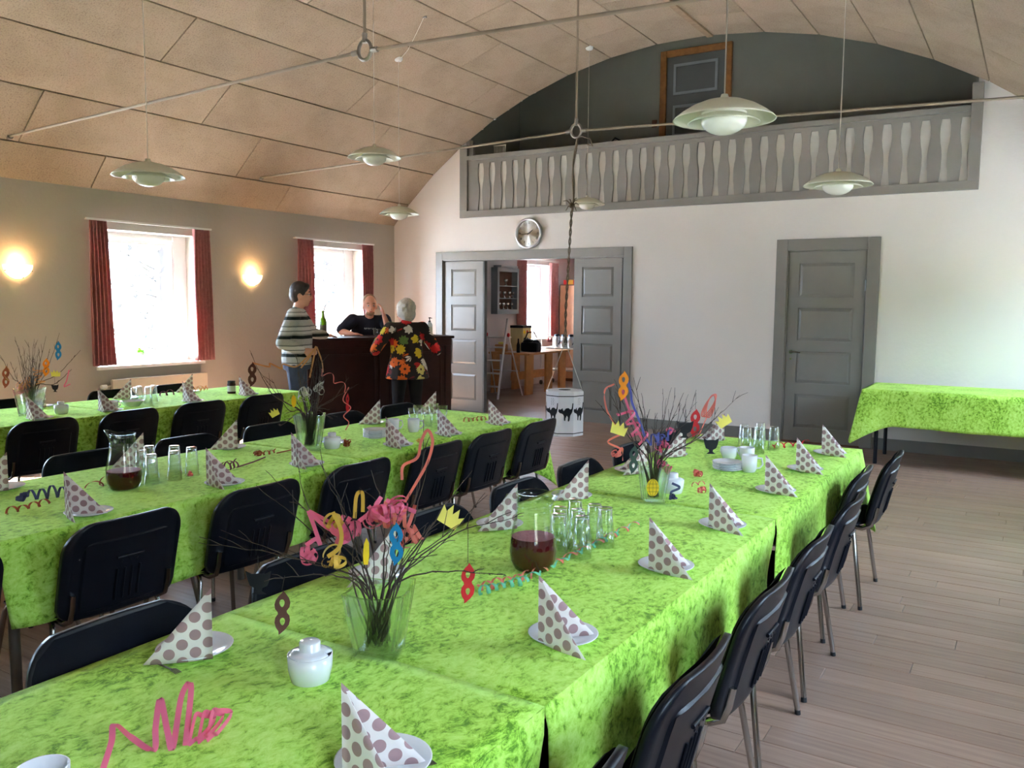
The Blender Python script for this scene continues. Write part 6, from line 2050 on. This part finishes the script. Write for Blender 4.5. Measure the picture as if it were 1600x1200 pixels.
def mk_stripes():
    t = NT('striped_fleece')
    co = t.coord('Object')
    sx = t.n('ShaderNodeSeparateXYZ'); t.l(co, sx.inputs[0])
    nz = t.noise(co, 3.0, 2)
    z = t.math('ADD', sx.outputs[2], t.math('MULTIPLY', nz.outputs[0], 0.03))
    f = t.math('FRACT', t.math('MULTIPLY', z, 1 / 0.19))
    r = t.n('ShaderNodeValToRGB'); r.color_ramp.interpolation = 'CONSTANT'
    stops = [(0.0, srgb(178, 176, 170)), (0.30, srgb(22, 30, 28)), (0.47, srgb(150, 148, 144)), (0.55, srgb(200, 198, 194)), (0.70, srgb(44, 52, 48)), (0.735, srgb(206, 204, 200)), (0.92, srgb(120, 122, 118))]
    e = r.color_ramp.elements
    while len(e) < len(stops): e.new(.5)
    for q, (p, c) in zip(e, stops): q.position = p; q.color = c
    t.l(f, r.inputs[0])
    nf = t.noise(co, 120, 3)
    t.set(Base_Color=t.mix(.25, r.outputs[0], t.ramp(nf.outputs[0], [(.3, (.25, .25, .25, 1)), (.7, (.75, .75, .75, 1))]), 'OVERLAY'), Roughness=.95)
    t.bump(nf.outputs[0], .3, .004)
    return t.m
M['stripes'] = mk_stripes()
def mk_flowers():
    t = NT('bold_flower_print')
    co = t.coord('Object')
    vo = t.n('ShaderNodeTexVoronoi'); vo.inputs['Scale'].default_value = 9.0; vo.inputs['Randomness'].default_value = .75
    t.l(co, vo.inputs['Vector'])
    sc = t.n('ShaderNodeVectorMath', operation='SCALE'); t.l(co, sc.inputs[0]); sc.inputs['Scale'].default_value = 1.0
    df = t.n('ShaderNodeVectorMath', operation='SUBTRACT'); t.l(sc.outputs[0], df.inputs[0]); t.l(vo.outputs['Position'], df.inputs[1])
    s2 = t.n('ShaderNodeSeparateXYZ'); t.l(df.outputs[0], s2.inputs[0])
    a = t.math('ARCTAN2', s2.outputs[2], t.math('ADD', s2.outputs[0], s2.outputs[1]))
    pet = t.math('ADD', 0.52, t.math('MULTIPLY', t.math('COSINE', t.math('MULTIPLY', a, 9.0)), 0.07))
    inside = t.math('LESS_THAN', vo.outputs['Distance'], pet)
    core = t.math('LESS_THAN', vo.outputs['Distance'], .13)
    sc2 = t.n('ShaderNodeSeparateColor'); t.l(vo.outputs['Color'], sc2.inputs[0])
    rr = t.n('ShaderNodeValToRGB'); rr.color_ramp.interpolation = 'CONSTANT'
    st_ = [(0, srgb(206, 178, 40)), (.2, srgb(190, 32, 36)), (.38, srgb(222, 214, 204)), (.55, srgb(226, 104, 30)), (.7, srgb(96, 128, 62)), (.82, srgb(220, 206, 120)), (.92, srgb(120, 28, 34))]
    e = rr.color_ramp.elements
    while len(e) < len(st_): e.new(.5)
    for q, (p, c) in zip(e, st_): q.position = p; q.color = c
    t.l(sc2.outputs[0], rr.inputs[0])
    c1 = t.mix(inside, srgb(34, 22, 20), rr.outputs[0])
    c2 = t.mix(core, c1, srgb(60, 34, 22))
    t.set(Base_Color=c2, Roughness=.85)
    return t.m
M['flowers'] = mk_flowers()

def clay(name, mb, mat, parent, voxel=0.011, smooth=4):
    """melt overlapping solids into one continuous skin"""
    me = mb.mesh(name)
    o = bpy.data.objects.new(name, me); COL.objects.link(o)
    r = o.modifiers.new('r', 'REMESH'); r.mode = 'VOXEL'; r.voxel_size = voxel; r.use_smooth_shade = True
    s_ = o.modifiers.new('s', 'SMOOTH'); s_.iterations = smooth; s_.factor = .5
    dg = bpy.context.evaluated_depsgraph_get()
    out = bpy.data.meshes.new_from_object(o.evaluated_get(dg))
    bpy.data.objects.remove(o); bpy.data.meshes.remove(me)
    out.name = name
    out.materials.clear(); out.materials.append(mat)
    out.polygons.foreach_set('use_smooth', [True] * len(out.polygons))
    return link(name, out, parent)

def limb(m, pts, rad, n=10):
    m.tube(pts, rad, n)
    for p, r in zip(pts, rad): m.ball(p, r, 6)
def loft(m, secs, n=18):
    """closed stack of ellipses: (centre, half axis a (Vector), half axis b (Vector))"""
    vs = []
    for c, a, b in secs:
        for k in range(n):
            w = 2 * PI * k / n
            vs.append(Vector(c) + Vector(a) * math.cos(w) + Vector(b) * math.sin(w))
    L = len(secs)
    m.add(vs, [(i * n + k, i * n + (k + 1) % n, (i + 1) * n + (k + 1) % n, (i + 1) * n + k) for i in range(L - 1) for k in range(n)] + [list(range(n))[::-1], [(L - 1) * n + k for k in range(n)]], True)

def person(base, face, joints, look, mats, label, sex='m', build=1.0, glasses=False, beard=False, girth=1.0, long_top=False, hair='short', sleeve='long'):
    """joints are local (forward, left, up); clay-like solids are melted into body and clothes"""
    fz = math.atan2(face[1], face[0])
    root = tag(empty('person', (base[0], base[1], 0), fz), label, 'person')
    J = {k: Vector(v) for k, v in joints.items()}
    X, Y, Z = Vector((1, 0, 0)), Vector((0, 1, 0)), Vector((0, 0, 1))
    def torso(m, g, lo, hi):
        pel, wai, che, nk = J['pelvis'], J['waist'], J['chest'], J['neck']
        up = (nk - che).normalized(); 
        secs = []
        if lo <= 0: secs.append((pel - Z * .09, X * .11 * girth * g, Y * .155 * build * g)); secs.append((pel, X * .125 * girth * g, Y * .17 * build * g))
        if lo <= 1: secs.append((pel.lerp(wai, .5), X * .128 * girth * g, Y * .165 * build * g)); secs.append((wai, X * .125 * girth * g, Y * .16 * build * g))
        secs.append((wai.lerp(che, .5), X * .125 * girth * g, Y * .17 * build * g))
        secs.append((che, X * .12 * g * (.5 + .5 * girth), Y * .18 * build * g))
        secs.append((che.lerp(nk, .55), X * .095 * g, Y * .165 * build * g))
        secs.append((che.lerp(nk, .85), X * .07 * g, Y * .10 * build * g))
        secs.append((nk, X * .055 * g, Y * .06 * g))
        loft(m, secs)
    def arm(m, s_, g, upto=2):
        a, b, c = J['sh' + s_], J['el' + s_], J['wr' + s_]
        limb(m, [a, a.lerp(b, .5), b], [.062 * g * build, .054 * g * build, .045 * g * build])
        if upto > 1: limb(m, [b, b.lerp(c, .4), c], [.045 * g * build, .044 * g * build, .031 * g])
    def leg(m, s_, g):
        a, b, c = J['hip' + s_], J['kn' + s_], J['an' + s_]
        limb(m, [a, a.lerp(b, .5), b, b.lerp(c, .4), c], [.092 * g, .078 * g, .060 * g, .056 * g, .042 * g])
    def hand(m, s_):
        w = J['wr' + s_]; d = (J['hd' + s_] - w).normalized()
        side = (J.get('pl' + s_, Vector((0, 0, 1)))).cross(d).normalized()
        nrm = d.cross(side)
        rot = Matrix((d, side, nrm)).transposed()
        m.ball(w + d * .05, .045, 7, (1.1, .85, .42), rot)
        for k, (off, L) in enumerate(((-.030, .070), (-.010, .080), (.010, .076), (.029, .060))):
            p = w + d * .085 + side * off
            m.tube([p, p + d * L * .5 - nrm * .006, p + d * L * .9 - nrm * .022], [.0095, .009, .007], 6); m.ball(p + d * L * .9 - nrm * .022, .007, 4)
        p = w + d * .03 - side * .035
        m.tube([p, p + d * .03 - side * .022, p + d * .062 - side * .028 - nrm * .008], [.013, .011, .008], 6)
    # ---- body
    m = MB()
    torso(m, .93, 0, 9)
    for s_ in 'LR': arm(m, s_, .86); leg(m, s_, .86); hand(m, s_)
    hc = J['head']; nk = J['neck']
    ld = Vector((math.cos(look[0]) * math.cos(look[1]), math.sin(look[0]) * math.cos(look[1]), math.sin(look[1])))
    hl = Z.cross(ld).normalized(); hu = ld.cross(hl)
    HR = Matrix((ld, hl, hu)).transposed()
    def Hp(a, b, c): return hc + ld * a + hl * b + hu * c
    limb(m, [nk - Z * .02, hc - hu * .07 - ld * .01], [.058, .052])
    m.ball(hc + hu * .02, .1, 10, (.98, .80, 1.12), HR)          # skull
    m.ball(Hp(.028, 0, -.05), .07, 8, (.98, .82, 1.05), HR)      # jaw and cheeks
    m.ball(Hp(.062, 0, -.098), .026, 6, (1, 1.2, .8), HR)        # chin
    m.tube([Hp(.093, 0, .012), Hp(.112, 0, -.018), Hp(.118, 0, -.034)], [.009, .013, .016], 6); m.ball(Hp(.114, 0, -.034), .016, 5)
    m.ball(Hp(.096, 0, -.066), .014, 5, (.8, 1.8, .7), HR)
    for q in (-1, 1):
        m.ball(Hp(-.004, q * .082, -.015), .030, 6, (.7, .35, 1.1), HR)
        m.ball(Hp(.082, q * .033, .026), .014, 5, (.7, 1.6, .6), HR)
    body = clay('body', m, mats['skin'], root, .0095, 3)
    for q in (-1, 1):
        m = MB(); m.ball(Hp(.085, q * .033, .008), .0115, 6); e = m.build('eye', M['eyew'], root)
        m = MB(); m.ball(Hp(.0945, q * .033, .008), .0055, 5); m.build('pupil', M['blackpaper'], e)
        m = MB(); m.tube([Hp(.088, q * .016, .033), Hp(.096, q * .033, .039), Hp(.086, q * .053, .033)], .0045, 5); m.build('eyebrow', mats['hair'], root)
    m = MB(); m.tube([Hp(.098, -.024, -.064), Hp(.108, 0, -.066), Hp(.098, .024, -.064)], [.004, .006, .004], 6); m.build('mouth', M['lips'], root)
    # ---- hair
    m = MB()
    if hair == 'short':
        m.ball(Hp(-.012, 0, .045), .1, 10, (1.02, .90, 1.00), HR)
        m.ball(Hp(-.045, 0, .0), .085, 8, (.85, .98, 1.05), HR)
        m.ball(Hp(.05, 0, .095), .045, 6, (1.0, 1.5, .7), HR)
        for q in (-1, 1): m.ball(Hp(.02, q * .074, .025), .03, 6, (.9, .4, 1.2), HR)
    elif hair == 'bob':
        m.ball(Hp(-.012, 0, .035), .108, 10, (1.0, .93, .98), HR)
        for q in range(40):
            a, b = q * 2.4, -.3 + q * .045; m.ball(Hp(-.014 + .095 * math.cos(a) * math.cos(b) - .01, .088 * math.sin(a) * math.cos(b), .03 + .095 * math.sin(b)), .022, 4, (1, 1, 1.3), HR)
        m.ball(Hp(-.045, 0, -.03), .096, 8, (.85, 1.0, 1.0), HR)
        for q in (-1, 1): m.ball(Hp(-.005, q * .078, -.02), .045, 6, (1.1, .6, 1.3), HR)
    else:
        m.ball(Hp(-.028, 0, .050), .098, 10, (.92, .88, .98), HR)
        m.ball(Hp(-.06, 0, .0), .072, 8, (.8, 1.1, 1.0), HR)
    # keep the face free
    clay('hair', m, mats['hair'], root, .010, 2)
    if beard:
        m = MB(); m.ball(Hp(.050, 0, -.086), .047, 7, (.95, 1.15, .8), HR); m.ball(Hp(.095, 0, -.052), .016, 5, (.7, 1.9, .5), HR)
        clay('beard', m, mats['hair'], root, .009, 2)
    if glasses:
        m = MB()
        for q in (-1, 1):
            c = Hp(.104, q * .034, .004)
            m.tube([c + hl * .024 * math.cos(a) + hu * .018 * math.sin(a) for a in [2 * PI * k / 14 for k in range(15)]], .002, 5, cap=False)
            m.tube([Hp(.102, q * .058, .008), Hp(.0, q * .090, .008)], .002, 5)
        m.tube([Hp(.107, -.011, .008), Hp(.107, .011, .008)], .002, 5)
        m.build('glasses', M['blackpaper'], root)
    # ---- clothes
    m = MB(); torso(m, 1.06, 0 if long_top else 1, 9)
    pel = J['pelvis']
    if long_top:
        loft(m, [(J['chest'], X * .125, Y * .185 * build), (J['waist'], X * .145 * girth, Y * .185 * build), (pel, X * .175 * girth, Y * .225 * build), (pel - Z * .14, X * .20 * girth, Y * .255 * build)])
    else:
        loft(m, [(J['waist'], X * .135 * girth, Y * .17 * build), (pel + Z * .02, X * .135 * girth, Y * .178 * build), (pel - Z * .05, X * .130 * girth, Y * .180 * build)])
    limb(m, [J['shL'], J['shR']], [.066, .066])
    for s_ in 'LR':
        a, b, c = J['sh' + s_], J['el' + s_], J['wr' + s_]
        if sleeve == 'long':
            limb(m, [a, a.lerp(b, .5), b], [.074 * build, .068 * build, .060 * build]); limb(m, [b, b.lerp(c, .5), b.lerp(c, .88)], [.060 * build, .056 * build, .046 * build])
        else:
            limb(m, [a, a.lerp(b, .5), a.lerp(b, .85)], [.074 * build, .070 * build, .066 * build])
    # collar
    limb(m, [nk - Z * .03, nk + Z * .0], [.066, .060])
    clay('top', m, mats['top'], root, .011, 3)
    m = MB()
    loft(m, [(pel - Z * .10, X * .118 * girth, Y * .165 * build), (pel - Z * .02, X * .132 * girth, Y * .176 * build), (pel + Z * .05, X * .128 * girth, Y * .17 * build)])
    for s_ in 'LR': leg(m, s_, 1.06)
    clay('trousers', m, mats['trousers'], root, .011, 3)
    for s_ in 'LR':
        m = MB(); a = J['an' + s_]
        m.ball(Vector((a.x + .055, a.y, .045)), .05, 7, (2.6, .95, .85)); m.ball(Vector((a.x, a.y, .06)), .05, 6, (1, .9, 1))
        sh = clay('shoe', m, M['shoe'], root, .010, 2)
        for v in sh.data.vertices: v.co.z = max(v.co.z, 0.0)
    return root

def stance(h, lean=0.0, hipw=.09):
    k = h / 1.75
    return dict(pelvis=(0, 0, .95 * k), waist=(.01 + lean * .3, 0, 1.08 * k), chest=(.02 + lean * .7, 0, 1.27 * k), neck=(.02 + lean, 0, 1.475 * k), head=(.05 + lean * 1.15, 0, 1.62 * k),
                hipL=(0, hipw, .90 * k), hipR=(0, -hipw, .90 * k), knL=(.02, hipw + .015, .50 * k), knR=(.02, -hipw - .015, .50 * k), anL=(-.02, hipw + .02, .08), anR=(-.02, -hipw - .02, .08),
                shL=(.01 + lean * .95, .185, 1.415 * k), shR=(.01 + lean * .95, -.185, 1.415 * k))
# man in the striped fleece, seen from his right side
j = stance(1.76)
j.update(elR=(-.10, -.27, 1.14), wrR=(.10, -.20, 1.06), hdR=(.2, -.15, 1.05), plR=(0, -1, 0.2),
         elL=(.12, .36, 1.22), wrL=(.24, .55, 1.19), hdL=(.32, .66, 1.18), plL=(0, 0, 1))
person((-6.55, 6.30), (.80, .60), j, (.12, -.03), dict(skin=M['skin'], hair=M['hairdark'], top=M['stripes'], trousers=M['jeans']), 'dark-haired person in a grey and black striped fleece, hand on the bar', glasses=True, girth=1.15, build=1.05)
# woman in the flower print, seen from behind
j = stance(1.58, .03)
j.update(elR=(.05, -.36, 1.02), wrR=(.24, -.30, 1.13), hdR=(.34, -.24, 1.165), plR=(0, 0, 1), elL=(.06, .35, 1.03), wrL=(.26, .26, 1.14), hdL=(.36, .20, 1.165), plL=(0, 0, 1))
person((-5.93, 7.36), (-.83, .56), j, (.5, .0), dict(skin=M['skin'], hair=M['hairgrey'], top=M['flowers'], trousers=M['blacktrouser']), 'grey-haired person in a bold flower print tunic leaning on the bar, seen from behind', long_top=True, hair='bob', build=.98)
# man behind the bar, leaning on it
j = stance(1.76, .24)
j.update(waist=(.06, 0, 1.05), chest=(.17, 0, 1.20), neck=(.27, 0, 1.385), head=(.36, -.01, 1.515), shL=(.25, .20, 1.335), shR=(.25, -.20, 1.335),
         elR=(.26, -.36, 1.20), wrR=(.44, -.25, 1.175), hdR=(.5, -.15, 1.17), plR=(0, 0, 1), elL=(.50, .20, 1.195), wrL=(.49, .135, 1.40), hdL=(.47, .105, 1.5), plL=(0, 1, 0))
p3 = person((-7.26, 8.16), (.80, -.60), j, (-.05, -.08), dict(skin=M['skin2'], hair=M['hairblond'], top=M['navy'], trousers=M['jeans']), 'bearded person in a navy T-shirt behind the bar, hand at the cheek', hair='thin', beard=True, sleeve='short', build=1.1, girth=1.1)
m = MB()
for k in range(7):
    y = .07 - .022 * k; x = .325 - abs(y) * .12
    m.tube([(x, y, 1.225 + .004 * (k % 2)), (x + .003, y - .004, 1.245), (x, y - .012, 1.228 + .006 * ((k + 1) % 2))], .003, 4)
o = m.build('shirt_print', M['backing'], p3); o['kind'] = 'stuff'
